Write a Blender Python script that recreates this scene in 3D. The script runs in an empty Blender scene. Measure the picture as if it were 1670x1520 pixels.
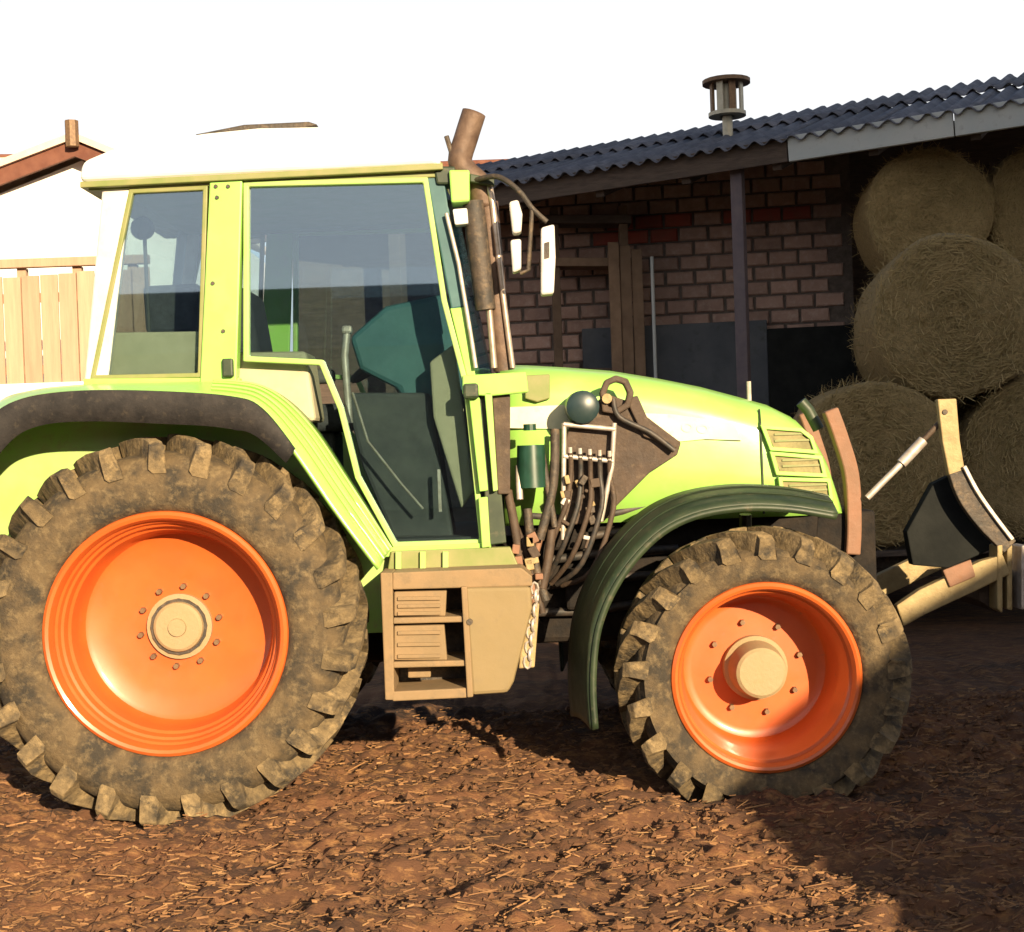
import bpy, math, random
import numpy as np
from mathutils import Vector, Matrix
random.seed(7); RNG = np.random.default_rng(11)
R_ = math.radians
scene = bpy.context.scene
col = scene.collection

# ------------------------------------------------------------------ camera
CAM = Vector((0.0, -6.2, 1.6)); FPX = 2313.0; PITCH = R_(0.8); ROLL = R_(2.0)
F = Vector((0, math.cos(PITCH), -math.sin(PITCH)))
R0 = Vector((1, 0, 0)); U0 = R0.cross(F)
RV = R0*math.cos(ROLL) - U0*math.sin(ROLL)
UV = U0*math.cos(ROLL) + R0*math.sin(ROLL)
cd = bpy.data.cameras.new('camera'); cam = bpy.data.objects.new('camera', cd); col.objects.link(cam)
cd.sensor_fit = 'HORIZONTAL'; cd.sensor_width = 36.0; cd.lens = 36.0*FPX/1670.0
cd.clip_start = 0.05; cd.clip_end = 3000
M4 = Matrix((( RV.x, UV.x, -F.x, CAM.x), (RV.y, UV.y, -F.y, CAM.y), (RV.z, UV.z, -F.z, CAM.z), (0,0,0,1)))
cam.matrix_world = M4
scene.camera = cam
def W(px, py, Y):
    """point on the plane y=Y seen at photo pixel px,py"""
    d = F*FPX + RV*(px-835.0) - UV*(py-760.0)
    return CAM + d*((Y-CAM.y)/d.y)
def XZ(px, py, Y):
    p = W(px, py, Y); return (p.x, p.z)
def XZs(pts, Y): return [XZ(a, b, Y) for a, b in pts]

# ------------------------------------------------------------------ light
SUN_EL = R_(17.0); SUN_AZ = R_(23.0)      # azimuth: from -Y (camera side) towards +X
sd = Vector((math.sin(SUN_AZ)*math.cos(SUN_EL), -math.cos(SUN_AZ)*math.cos(SUN_EL), math.sin(SUN_EL)))
world = bpy.data.worlds.new('World'); scene.world = world; world.use_nodes = True
wn = world.node_tree.nodes; wl = world.node_tree.links; wn.clear()
out = wn.new('ShaderNodeOutputWorld'); bg = wn.new('ShaderNodeBackground')
sky = wn.new('ShaderNodeTexSky'); sky.sky_type = 'NISHITA'; sky.sun_disc = False
sky.sun_elevation = SUN_EL; sky.sun_rotation = math.atan2(sd.x, sd.y)
sky.air_density = 1.0; sky.dust_density = 3.5; sky.ozone_density = 1.0
# pale haze low over the horizon, clear above
tc = wn.new('ShaderNodeTexCoord'); sx = wn.new('ShaderNodeSeparateXYZ'); wl.new(tc.outputs['Generated'], sx.inputs[0])
mr = wn.new('ShaderNodeMapRange'); mr.interpolation_type = 'SMOOTHSTEP'
mr.inputs['From Min'].default_value = 0.26; mr.inputs['From Max'].default_value = 0.52
mr.inputs['To Min'].default_value = 0.92; mr.inputs['To Max'].default_value = 0.0
wl.new(sx.outputs['Z'], mr.inputs['Value'])
mx = wn.new('ShaderNodeMix'); mx.data_type = 'RGBA'
wl.new(mr.outputs[0], mx.inputs['Factor']); wl.new(sky.outputs[0], mx.inputs['A'])
mx.inputs['B'].default_value = (7.8, 7.85, 7.95, 1)
wl.new(mx.outputs['Result'], bg.inputs['Color']); bg.inputs['Strength'].default_value = 0.062
wl.new(bg.outputs[0], out.inputs[0])
ld = bpy.data.lights.new('sun', 'SUN'); ld.energy = 5.0; ld.angle = R_(0.55); ld.color = (1.0, 0.79, 0.50)
sun = bpy.data.objects.new('sun', ld); col.objects.link(sun)
sun.rotation_euler = sd.to_track_quat('Z', 'Y').to_euler(); sun.location = (6, -12, 9)
scene.view_settings.view_transform = 'Standard'; scene.view_settings.look = 'None'
scene.view_settings.exposure = 1.2; scene.view_settings.gamma = 1.0
scene.view_settings.use_curve_mapping = False

# ------------------------------------------------------------------ materials
MATS = {}
def mat(name, c1, c2=None, scale=6.0, rough=0.6, metal=0.0, bump=0.0, bscale=None, coat=0.0, lo=0.35, hi=0.65, c3=None, s3=30, a3=(0.55,0.75), detail=6, spec=0.5, stretch=None, rvar=0.0):
    m = bpy.data.materials.new(name); m.use_nodes = True
    n = m.node_tree.nodes; l = m.node_tree.links
    b = n['Principled BSDF']
    b.inputs['Roughness'].default_value = rough; b.inputs['Metallic'].default_value = metal
    b.inputs['Specular IOR Level'].default_value = spec
    if coat: b.inputs['Coat Weight'].default_value = coat; b.inputs['Coat Roughness'].default_value = 0.12
    t = n.new('ShaderNodeTexCoord'); src = t.outputs['Object']
    # pieces sharing a mesh still differ: shift by a random per object
    oi = n.new('ShaderNodeObjectInfo'); ad = n.new('ShaderNodeVectorMath'); ad.operation = 'ADD'
    ml = n.new('ShaderNodeMath'); ml.operation = 'MULTIPLY'; ml.inputs[1].default_value = 37.0
    l.new(oi.outputs['Random'], ml.inputs[0]); l.new(src, ad.inputs[0]); l.new(ml.outputs[0], ad.inputs[1]); src = ad.outputs[0]
    if stretch:
        mp = n.new('ShaderNodeMapping'); mp.inputs['Scale'].default_value = stretch[:3]
        if len(stretch) > 3: mp.inputs['Rotation'].default_value = (0, 0, stretch[3])
        l.new(src, mp.inputs[0]); src = mp.outputs[0]
    def noise(s, d=detail, r=0.6):
        q = n.new('ShaderNodeTexNoise'); q.inputs['Scale'].default_value = s; q.inputs['Detail'].default_value = d
        q.inputs['Roughness'].default_value = r; l.new(src, q.inputs['Vector']); return q.outputs['Fac']
    cur = None
    if c2 is not None:
        q = noise(scale); rp = n.new('ShaderNodeMapRange'); rp.inputs['From Min'].default_value = lo; rp.inputs['From Max'].default_value = hi
        l.new(q, rp.inputs['Value'])
        k = n.new('ShaderNodeMix'); k.data_type = 'RGBA'; l.new(rp.outputs[0], k.inputs['Factor'])
        k.inputs['A'].default_value = (*c1, 1); k.inputs['B'].default_value = (*c2, 1); cur = k.outputs['Result']
    else:
        rg = n.new('ShaderNodeRGB'); rg.outputs[0].default_value = (*c1, 1); cur = rg.outputs[0]
    if c3 is not None:
        q = noise(s3, 8, 0.7); rp = n.new('ShaderNodeMapRange'); rp.inputs['From Min'].default_value = a3[0]; rp.inputs['From Max'].default_value = a3[1]
        l.new(q, rp.inputs['Value'])
        k = n.new('ShaderNodeMix'); k.data_type = 'RGBA'; l.new(rp.outputs[0], k.inputs['Factor'])
        l.new(cur, k.inputs['A']); k.inputs['B'].default_value = (*c3, 1); cur = k.outputs['Result']
    if rvar:
        hs = n.new('ShaderNodeHueSaturation'); l.new(cur, hs.inputs['Color'])
        r2 = n.new('ShaderNodeMapRange'); r2.inputs['To Min'].default_value = 1-rvar; r2.inputs['To Max'].default_value = 1+rvar
        l.new(oi.outputs['Random'], r2.inputs['Value']); l.new(r2.outputs[0], hs.inputs['Value']); cur = hs.outputs[0]
    l.new(cur, b.inputs['Base Color'])
    if c2 is not None and rough > 0.25:
        rr = n.new('ShaderNodeMapRange'); rr.inputs['To Min'].default_value = max(0.05, rough-0.12); rr.inputs['To Max'].default_value = min(1, rough+0.15)
        l.new(noise(scale*2.3), rr.inputs['Value']); l.new(rr.outputs[0], b.inputs['Roughness'])
    if bump:
        bp = n.new('ShaderNodeBump'); bp.inputs['Strength'].default_value = bump; bp.inputs['Distance'].default_value = 0.02
        l.new(noise(bscale or scale*4, 8, 0.65), bp.inputs['Height']); l.new(bp.outputs[0], b.inputs['Normal'])
    MATS[name] = m; return m
def glass(name, tint, refl=1.0):
    m = bpy.data.materials.new(name); m.use_nodes = True; n = m.node_tree.nodes; l = m.node_tree.links; n.clear()
    o = n.new('ShaderNodeOutputMaterial'); tr = n.new('ShaderNodeBsdfTransparent'); gl = n.new('ShaderNodeBsdfGlossy'); mi = n.new('ShaderNodeMixShader')
    tr.inputs['Color'].default_value = (*tint, 1); gl.inputs['Roughness'].default_value = 0.015; gl.inputs['Color'].default_value = (0.74,0.86,1,1)  # bluish gloss puts the blue of the sky into the reflections
    fr = n.new('ShaderNodeFresnel'); ge = n.new('ShaderNodeNewGeometry'); io = n.new('ShaderNodeMapRange'); io.inputs['To Min'].default_value = 1.55; io.inputs['To Max'].default_value = 1/1.55
    l.new(ge.outputs['Backfacing'], io.inputs['Value']); l.new(io.outputs[0], fr.inputs['IOR'])
    mm = n.new('ShaderNodeMath'); mm.operation = 'MULTIPLY'; mm.inputs[1].default_value = refl; l.new(fr.outputs[0], mm.inputs[0])
    l.new(mm.outputs[0], mi.inputs[0]); l.new(tr.outputs[0], mi.inputs[1]); l.new(gl.outputs[0], mi.inputs[2]); l.new(mi.outputs[0], o.inputs[0])
    MATS[name] = m; return m

mat('lime', (0.315,0.60,0.115), (0.27,0.52,0.095), 3, 0.36, coat=0.3, c3=(0.34,0.38,0.15), s3=5, a3=(0.50,0.85), bump=0.03, bscale=18)
mat('lime_dusty', (0.29,0.52,0.11), (0.33,0.42,0.15), 5, 0.5, c3=(0.32,0.27,0.13), s3=14, a3=(0.52,0.8))
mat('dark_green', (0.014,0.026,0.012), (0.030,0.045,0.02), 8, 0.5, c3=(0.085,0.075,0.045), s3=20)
mat('olive', (0.16,0.19,0.05), (0.22,0.21,0.08), 8, 0.5)
mat('white_roof', (0.80,0.80,0.76), (0.72,0.71,0.66), 4, 0.45, c3=(0.55,0.52,0.45), s3=9, a3=(0.62,0.85))
mat('black_rubber', (0.014,0.013,0.014), (0.032,0.028,0.027), 10, 0.75, bump=0.2, c3=(0.065,0.053,0.04), s3=25, spec=0.3)
mat('tyre_mud', (0.032,0.025,0.017), (0.110,0.074,0.036), 9, 0.85, bump=0.5, bscale=60, lo=0.38, hi=0.62, c3=(0.19,0.135,0.068), s3=22, a3=(0.5,0.75))
mat('lug_mud', (0.035,0.028,0.02), (0.15,0.105,0.052), 11, 0.85, bump=0.6, bscale=45, lo=0.35, hi=0.6, c3=(0.27,0.19,0.092), s3=19, a3=(0.48,0.7), rvar=0.25)
mat('rim_orange', (0.52,0.105,0.018), (0.46,0.088,0.016), 4, 0.40, coat=0.25, c3=(0.24,0.10,0.045), s3=26, a3=(0.60,0.78))
mat('hub_dust', (0.27,0.215,0.11), (0.31,0.22,0.12), 12, 0.7, bump=0.2)
mat('bolt_dark', (0.12,0.07,0.04), (0.20,0.12,0.06), 30, 0.6, metal=0.3)
mat('step_tan', (0.20,0.137,0.070), (0.245,0.158,0.080), 6, 0.75, bump=0.15, c3=(0.15,0.11,0.065), s3=18, a3=(0.52,0.8))
mat('tank_tan', (0.20,0.147,0.070), (0.22,0.158,0.075), 5, 0.75, bump=0.1, c3=(0.17,0.125,0.07), s3=9, a3=(0.55,0.85))
mat('dark_metal', (0.030,0.027,0.024), (0.075,0.055,0.04), 12, 0.6, metal=0.2, bump=0.3, c3=(0.16,0.11,0.065), s3=26, a3=(0.5,0.75))
mat('brown_steel', (0.042,0.026,0.017), (0.075,0.047,0.030), 10, 0.7, bump=0.25, c3=(0.14,0.095,0.055), s3=28, a3=(0.55,0.8))
mat('tan_steel', (0.27,0.195,0.088), (0.36,0.27,0.13), 16, 0.6, metal=0.15, bump=0.2, c3=(0.20,0.13,0.07), s3=30, a3=(0.55,0.75))
mat('pale_steel', (0.55,0.50,0.45), (0.38,0.32,0.27), 20, 0.45, metal=0.4)
mat('rust_pink', (0.235,0.115,0.068), (0.19,0.10,0.06), 9, 0.7, bump=0.2, c3=(0.22,0.10,0.05), s3=20)
mat('exhaust', (0.085,0.05,0.034), (0.15,0.095,0.065), 14, 0.6, metal=0.25, bump=0.2, c3=(0.06,0.045,0.04), s3=10)
mat('exhaust_bright', (0.55,0.45,0.36), (0.40,0.30,0.22), 14, 0.35, metal=0.7)
mat('pillar_teal', (0.03,0.09,0.10), (0.045,0.12,0.125), 8, 0.55)
mat('dash_teal', (0.03,0.105,0.115), (0.045,0.135,0.14), 8, 0.6)
mat('seat_fabric', (0.03,0.035,0.04), (0.05,0.055,0.06), 20, 0.9, bump=0.3)
mat('interior', (0.045,0.05,0.05), (0.07,0.075,0.07), 10, 0.8)
mat('beige_trim', (0.36,0.33,0.22), (0.42,0.38,0.26), 9, 0.75)
mat('mirror_white', (0.66,0.62,0.58), (0.52,0.48,0.44), 12, 0.4)
mat('lamp_lens', (0.75,0.75,0.72), (0.62,0.62,0.6), 20, 0.2)
mat('amber', (0.45,0.12,0.01), (0.5,0.16,0.02), 10, 0.3)
mat('decal_cream', (0.72,0.70,0.48), (0.62,0.62,0.38), 7, 0.45, c3=(0.45,0.42,0.25), s3=16, a3=(0.55,0.8))
mat('decal_grey', (0.52,0.50,0.40), (0.60,0.58,0.46), 20, 0.5)
mat('slot_olive', (0.15,0.13,0.04), (0.25,0.21,0.08), 14, 0.6, c3=(0.09,0.08,0.03), s3=22)
mat('hose_black', (0.02,0.02,0.02), (0.06,0.045,0.035), 30, 0.55)
mat('canister_green', (0.008,0.035,0.02), (0.012,0.05,0.03), 12, 0.35)
mat('canister_blue', (0.012,0.028,0.032), (0.02,0.036,0.036), 12, 0.35)
mat('brick', (0.33,0.21,0.165), (0.26,0.165,0.13), 7, 0.9, bump=0.35, bscale=50, c3=(0.40,0.30,0.25), s3=15, a3=(0.5,0.8), rvar=0.22)
mat('brick_red', (0.28,0.055,0.035), (0.22,0.06,0.04), 7, 0.9, bump=0.3, bscale=50, rvar=0.2)
mat('mortar', (0.075,0.058,0.048), (0.12,0.095,0.08), 14, 0.95, bump=0.4)
mat('render_grey', (0.055,0.063,0.075), (0.085,0.09,0.1), 2, 0.85, bump=0.15, c3=(0.035,0.045,0.04), s3=5)
mat('shade_black', (0.007,0.008,0.008), (0.014,0.015,0.014), 5, 0.8, bump=0.4, bscale=6, spec=0.15)  # flat black standing in for shade on the mast plate and opening
mat('engine_shade', (0.008,0.007,0.007), (0.022,0.016,0.012), 12, 0.75, bump=0.3, spec=0.2)  # near black, with the shade under the hood put into the colour
mat('roof_cement', (0.06,0.066,0.09), (0.125,0.13,0.16), 3, 0.7, bump=0.25, c3=(0.045,0.05,0.06), s3=10, a3=(0.5,0.7), rvar=0.18)
mat('fascia_pale', (0.33,0.36,0.36), (0.40,0.41,0.39), 3, 0.55, c3=(0.25,0.26,0.25), s3=12)
mat('wood_dark', (0.05,0.036,0.028), (0.085,0.06,0.045), 6, 0.85, bump=0.3, stretch=(1,1,6))
mat('wood_brown', (0.12,0.075,0.045), (0.18,0.115,0.07), 6, 0.85, bump=0.3, rvar=0.25)
mat('post_purple', (0.08,0.062,0.075), (0.11,0.085,0.09), 9, 0.7)
mat('hay', (0.26,0.185,0.080), (0.35,0.25,0.11), 16, 0.95, bump=0.9, bscale=70, c3=(0.15,0.12,0.05), s3=34, a3=(0.48,0.7), rvar=0.12)
mat('hay_straw', (0.40,0.29,0.13), (0.28,0.21,0.085), 9, 0.9, rvar=0.1)
mat('house_white', (0.80,0.78,0.74), (0.74,0.71,0.66), 3, 0.9, bump=0.1, c3=(0.66,0.60,0.54), s3=2, a3=(0.55,0.85))
mat('tile_pale', (0.60,0.50,0.42), (0.52,0.42,0.35), 8, 0.85, bump=0.2, rvar=0.1)
mat('board_pink', (0.36,0.225,0.15), (0.42,0.28,0.185), 3, 0.8, bump=0.2, stretch=(6,6,0.5), rvar=0.10)
mat('fascia_red', (0.11,0.035,0.02), (0.16,0.06,0.035), 6, 0.8)
mat('barn_wall', (0.09,0.075,0.06), (0.14,0.11,0.085), 3, 0.9, bump=0.2)
mat('galv', (0.36,0.33,0.25), (0.46,0.42,0.32), 14, 0.5, metal=0.4)
mat('straw', (0.27,0.135,0.052), (0.14,0.066,0.028), 3, 0.85, c3=(0.42,0.25,0.105), s3=9, a3=(0.52,0.75))
mat('clod', (0.07,0.033,0.015), (0.16,0.072,0.030), 20, 0.95, bump=0.4)
mat('soil', (0.034,0.016,0.009), (0.145,0.060,0.024), 1.6, 0.95, bump=0.9, bscale=26, c3=(0.27,0.135,0.048), s3=17, a3=(0.5,0.7), stretch=(0.6,1.6,1,R_(18)), detail=10)
glass('cab_glass', (0.80,0.88,0.89), 3.6)
glass('cab_glass_far', (0.74,0.83,0.85), 1.0)

# ------------------------------------------------------------------ mesh helpers
ORG = {}
def meta(o, label=None, cat=None, group=None, kind=None):
    if label: o['label'] = label
    if cat: o['category'] = cat
    if group: o['group'] = group
    if kind: o['kind'] = kind
    return o
def empty(name, loc, parent=None):
    o = bpy.data.objects.new(name, None); col.objects.link(o); loc = Vector(loc)
    o.empty_display_size = 0.1
    if parent is not None: o.parent = parent; o.location = loc - ORG[parent.name]
    else: o.location = loc
    ORG[o.name] = loc; return o
class MB:
    def __init__(s): s.v = []; s.f = []
    def add(s, vs, fs):
        b = len(s.v); s.v += [tuple(p) for p in vs]; s.f += [tuple(i+b for i in f) for f in fs]; return s
    def box(s, c, d, rot=None):
        x, y, z = d[0]/2, d[1]/2, d[2]/2; c = Vector(c)
        vs = [Vector((a*x, b*y, e*z)) for e in (-1,1) for b in (-1,1) for a in (-1,1)]
        if rot is not None: vs = [rot @ q for q in vs]
        return s.add([c+q for q in vs], [(0,2,3,1),(4,5,7,6),(0,1,5,4),(2,6,7,3),(0,4,6,2),(1,3,7,5)])
    def prism(s, poly, y0, y1):
        """poly: (x,z) list, extruded along y"""
        n = len(poly)
        a = sum(poly[i][0]*poly[(i+1)%n][1]-poly[(i+1)%n][0]*poly[i][1] for i in range(n))
        if a < 0: poly = poly[::-1]
        vs = [(x, y0, z) for x, z in poly] + [(x, y1, z) for x, z in poly]
        fs = [tuple(range(n)), tuple(range(2*n-1, n-1, -1))]
        fs += [(i, n+i, n+(i+1)%n, (i+1)%n) for i in range(n)]
        return s.add(vs, fs)
    def ring(s, poly, w, y0, y1):
        inn = inset(poly, w); n = len(poly)
        vs = [(x,y0,z) for x,z in poly]+[(x,y0,z) for x,z in inn]+[(x,y1,z) for x,z in poly]+[(x,y1,z) for x,z in inn]
        fs = []
        for i in range(n):
            j = (i+1)%n
            fs += [(i,j,n+j,n+i),(2*n+i,3*n+i,3*n+j,2*n+j),(i,2*n+i,2*n+j,j),(n+i,n+j,3*n+j,3*n+i)]
        return s.add(vs, fs)
    def tube(s, pts, r, n=8, caps=True):
        pts = [Vector(p) for p in pts]; m = len(pts)
        rs = r if isinstance(r, (list, tuple)) else [r]*m
        vs = []; prev = None
        for i, p in enumerate(pts):
            t = (pts[min(i+1,m-1)]-pts[max(i-1,0)]).normalized()
            if prev is None:
                a = Vector((0,0,1)) if abs(t.z) < 0.9 else Vector((1,0,0)); u = t.cross(a).normalized()
            else: u = (prev - t*prev.dot(t)).normalized()
            prev = u; w = t.cross(u)
            for k in range(n):
                q = 2*math.pi*k/n; vs.append(p+(u*math.cos(q)+w*math.sin(q))*rs[i])
        fs = [(i*n+k, i*n+(k+1)%n, (i+1)*n+(k+1)%n, (i+1)*n+k) for i in range(m-1) for k in range(n)]
        if caps: fs += [tuple(range(n))[::-1], tuple(range((m-1)*n, m*n))]
        return s.add(vs, fs)
    def lathe(s, prof, c=(0,0,0), n=48, closed=False):
        """profile (y,r) turned about the y axis through c"""
        c = Vector(c); vs = []; idx = []
        for y, r in prof:
            if r < 1e-6: idx.append([len(vs)]); vs.append(c+Vector((0,y,0)))
            else:
                idx.append(list(range(len(vs), len(vs)+n)))
                vs += [c+Vector((r*math.cos(2*math.pi*k/n), y, r*math.sin(2*math.pi*k/n))) for k in range(n)]
        fs = []
        for a, b in zip(idx[:-1], idx[1:]):
            for k in range(n):
                k2 = (k+1)%n
                if len(a) == 1 and len(b) == 1: continue
                if len(a) == 1: fs.append((a[0], b[k2], b[k]))
                elif len(b) == 1: fs.append((a[k], a[k2], b[0]))
                else: fs.append((a[k], a[k2], b[k2], b[k]))
        return s.add(vs, fs)
    def zcyl(s, c, r, h, n=16, r2=None):
        c = Vector(c); r2 = r if r2 is None else r2
        vs = [c+Vector((r*math.cos(2*math.pi*k/n), r*math.sin(2*math.pi*k/n), 0)) for k in range(n)]
        vs += [c+Vector((r2*math.cos(2*math.pi*k/n), r2*math.sin(2*math.pi*k/n), h)) for k in range(n)]
        fs = [tuple(range(n))[::-1], tuple(range(n,2*n))]+[(k,(k+1)%n,n+(k+1)%n,n+k) for k in range(n)]
        return s.add(vs, fs)
    def grid(s, rows):
        m = len(rows); n = len(rows[0])
        vs = [p for r in rows for p in r]
        fs = [(i*n+k, i*n+k+1, (i+1)*n+k+1, (i+1)*n+k) for i in range(m-1) for k in range(n-1)]
        return s.add(vs, fs)
    def build(s, name, m, parent=None, smooth=None, bevel=0, solid=0, origin=None, segs=2):
        P = np.array(s.v, dtype=float)
        if origin is None: o = Vector(((P.min(0)+P.max(0))/2).tolist())
        else: o = Vector(origin)
        if parent is None and origin is None: o.z = float(P[:,2].min())
        me = bpy.data.meshes.new(name); me.from_pydata([tuple(Vector(p)-o) for p in s.v], [], s.f); me.update()
        me.materials.append(MATS[m])
        return place(name, me, o, parent, smooth, bevel, solid, segs)
def place(name, me, o, parent=None, smooth=None, bevel=0, solid=0, segs=2):
    ob = bpy.data.objects.new(name, me); col.objects.link(ob); o = Vector(o)
    if parent is not None: ob.parent = parent; ob.location = o - ORG[parent.name]
    else: ob.location = o
    ORG[ob.name] = o
    if solid:
        q = ob.modifiers.new('solid', 'SOLIDIFY'); q.thickness = solid; q.offset = 0
    if bevel:
        q = ob.modifiers.new('bevel', 'BEVEL'); q.width = bevel; q.segments = segs; q.limit_method = 'ANGLE'; q.angle_limit = R_(35)
    if smooth is not None and not me.get('sm'):
        me.shade_smooth(); me.set_sharp_from_angle(angle=R_(smooth)); me['sm'] = 1
    return ob
def inset(poly, w):
    n = len(poly)
    a = sum(poly[i][0]*poly[(i+1)%n][1]-poly[(i+1)%n][0]*poly[i][1] for i in range(n))
    sg = 1 if a > 0 else -1; res = []
    for i in range(n):
        p = Vector(poly[i]); e1 = (p-Vector(poly[i-1])).normalized(); e2 = (Vector(poly[(i+1)%n])-p).normalized()
        n1 = Vector((-e1.y, e1.x))*sg; n2 = Vector((-e2.y, e2.x))*sg
        b = (n1+n2); k = w/max(0.35, (1+n1.dot(n2))); q = p+b*k; res.append((q.x, q.y))
    return res
def spline(pts, n=8):
    """Catmull-Rom through tuples"""
    P = [Vector(p) for p in pts]; res = []
    for i in range(len(P)-1):
        a = P[max(i-1,0)]; b = P[i]; c = P[i+1]; d = P[min(i+2,len(P)-1)]
        for k in range(n):
            t = k/n
            res.append(tuple(0.5*((2*b)+(c-a)*t+(2*a-5*b+4*c-d)*t*t+(3*b-a-3*c+d)*t**3)))
    res.append(tuple(P[-1])); return res
def offset_line(path, w):
    """band polygon of half width w about an open xz path"""
    L = []; Rr = []
    for i, p in enumerate(path):
        a = Vector(path[max(i-1,0)]); b = Vector(path[min(i+1,len(path)-1)]); t = (b-a).normalized(); nn = Vector((-t.y, t.x))*w
        L.append((p[0]+nn.x, p[1]+nn.y)); Rr.append((p[0]-nn.x, p[1]-nn.y))
    return L, Rr
def band(name, m, path, w, y0, y1, parent, bevel=0.004):
    L, Rr = offset_line(path, w); mb = MB(); n = len(path)
    for i in range(n-1): pass
    vs = []
    for y in (y0, y1):
        vs += [(x,y,z) for x,z in L] + [(x,y,z) for x,z in Rr]
    fs = []
    for i in range(n-1):
        a, b, c, d = i, i+1, n+i+1, n+i; e = 2*n
        fs += [(a,b,c,d), (e+d,e+c,e+b,e+a), (a,e+a,e+b,b), (d,c,e+c,e+d)]
    fs += [(0,n,3*n,2*n), (n-1,3*n-1,4*n-1,2*n-1)]
    mb.add(vs, fs)
    return mb.build(name, m, parent, smooth=40, bevel=bevel)

# ------------------------------------------------------------------ value noise for the ground
def vnoise(x, y, seed):
    rg = np.random.default_rng(seed).random((256,256))
    xi = np.floor(x).astype(int); yi = np.floor(y).astype(int); fx = x-xi; fy = y-yi
    fx = fx*fx*(3-2*fx); fy = fy*fy*(3-2*fy)
    g = lambda a, b: rg[a % 256, b % 256]
    return (g(xi,yi)*(1-fx)+g(xi+1,yi)*fx)*(1-fy)+(g(xi,yi+1)*(1-fx)+g(xi+1,yi+1)*fx)*fy - 0.5
# wheels: centre x,z, radius, width, centre y
RW = dict(x=-1.555, z=0.825, R=0.885, w=0.48, y=0.25)
FW = dict(x=1.095, z=0.535, R=0.665, w=0.42, y=0.25)
def ground_h(x, y):
    c, s_ = math.cos(R_(20)), math.sin(R_(20)); u = x*c+y*s_; v = -x*s_+y*c
    h = 0.10*vnoise(x*0.55+5, y*0.55+9, 1) + 0.06*vnoise(u*1.6, v*3.4, 2) + 0.060*vnoise(u*4, v*9, 3) + 0.055*vnoise(u*9, v*20, 4) + 0.036*vnoise(u*20, v*38, 5)
    near = np.clip(1-(np.abs(x)-5)/3, 0, 1)*np.clip(1-(y-2.4)/2.5, 0, 1)*np.clip((y+8)/3, 0, 1)
    h = h*(0.22+0.78*near)-0.01
    for wh in (RW, FW):
        for yc in (wh['y'], 2.3-wh['y']):
            dy = np.abs(y-yc)-wh['w']/2
            # a little heap squeezed up beside each tyre
            dx = np.abs(x-wh['x']); h = h + 0.03*np.exp(-(np.maximum(dy,0)/0.09)**2)*np.exp(-(dx/0.35)**2)
            inside = (dy < 0.03) & (dx < wh['R']*0.98)
            bot = wh['z']-np.sqrt(np.maximum(wh['R']**2-dx**2, 0))-0.01
            h = np.where(inside, np.minimum(h, bot), h)
    return h

# ================================================================== SETTING
def axis(lo, hi, fine, far):
    a = list(np.arange(lo, hi+1e-6, fine)); s = fine; p = hi
    while p < far: s *= 1.32; p += s; a.append(p)
    s = fine; p = lo
    while p > -far: s *= 1.32; p -= s; a.insert(0, p)
    return np.array(a)
gx = axis(-3.4, 3.4, 0.016, 900); gy = axis(-1.9, 2.2, 0.016, 900)
X, Y = np.meshgrid(gx, gy); Z = ground_h(X, Y)
ny, nx = X.shape
me = bpy.data.meshes.new('ground')
me.vertices.add(nx*ny); me.vertices.foreach_set('co', np.stack([X,Y,Z],-1).astype(np.float32).ravel())
I = np.arange(nx*ny).reshape(ny,nx); Q = np.stack([I[:-1,:-1],I[:-1,1:],I[1:,1:],I[1:,:-1]],-1).reshape(-1,4)
me.loops.add(Q.size); me.loops.foreach_set('vertex_index', Q.ravel().astype(np.int32))
me.polygons.add(len(Q)); me.polygons.foreach_set('loop_start', np.arange(0,Q.size,4).astype(np.int32)); me.polygons.foreach_set('loop_total', np.full(len(Q),4,np.int32))
me.update(calc_edges=True); me.validate(); me.materials.append(MATS['soil']); me.shade_smooth()
meta(place('ground', me, (0,0,0)), 'trodden reddish brown muddy farmyard ground', kind='structure')

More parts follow.
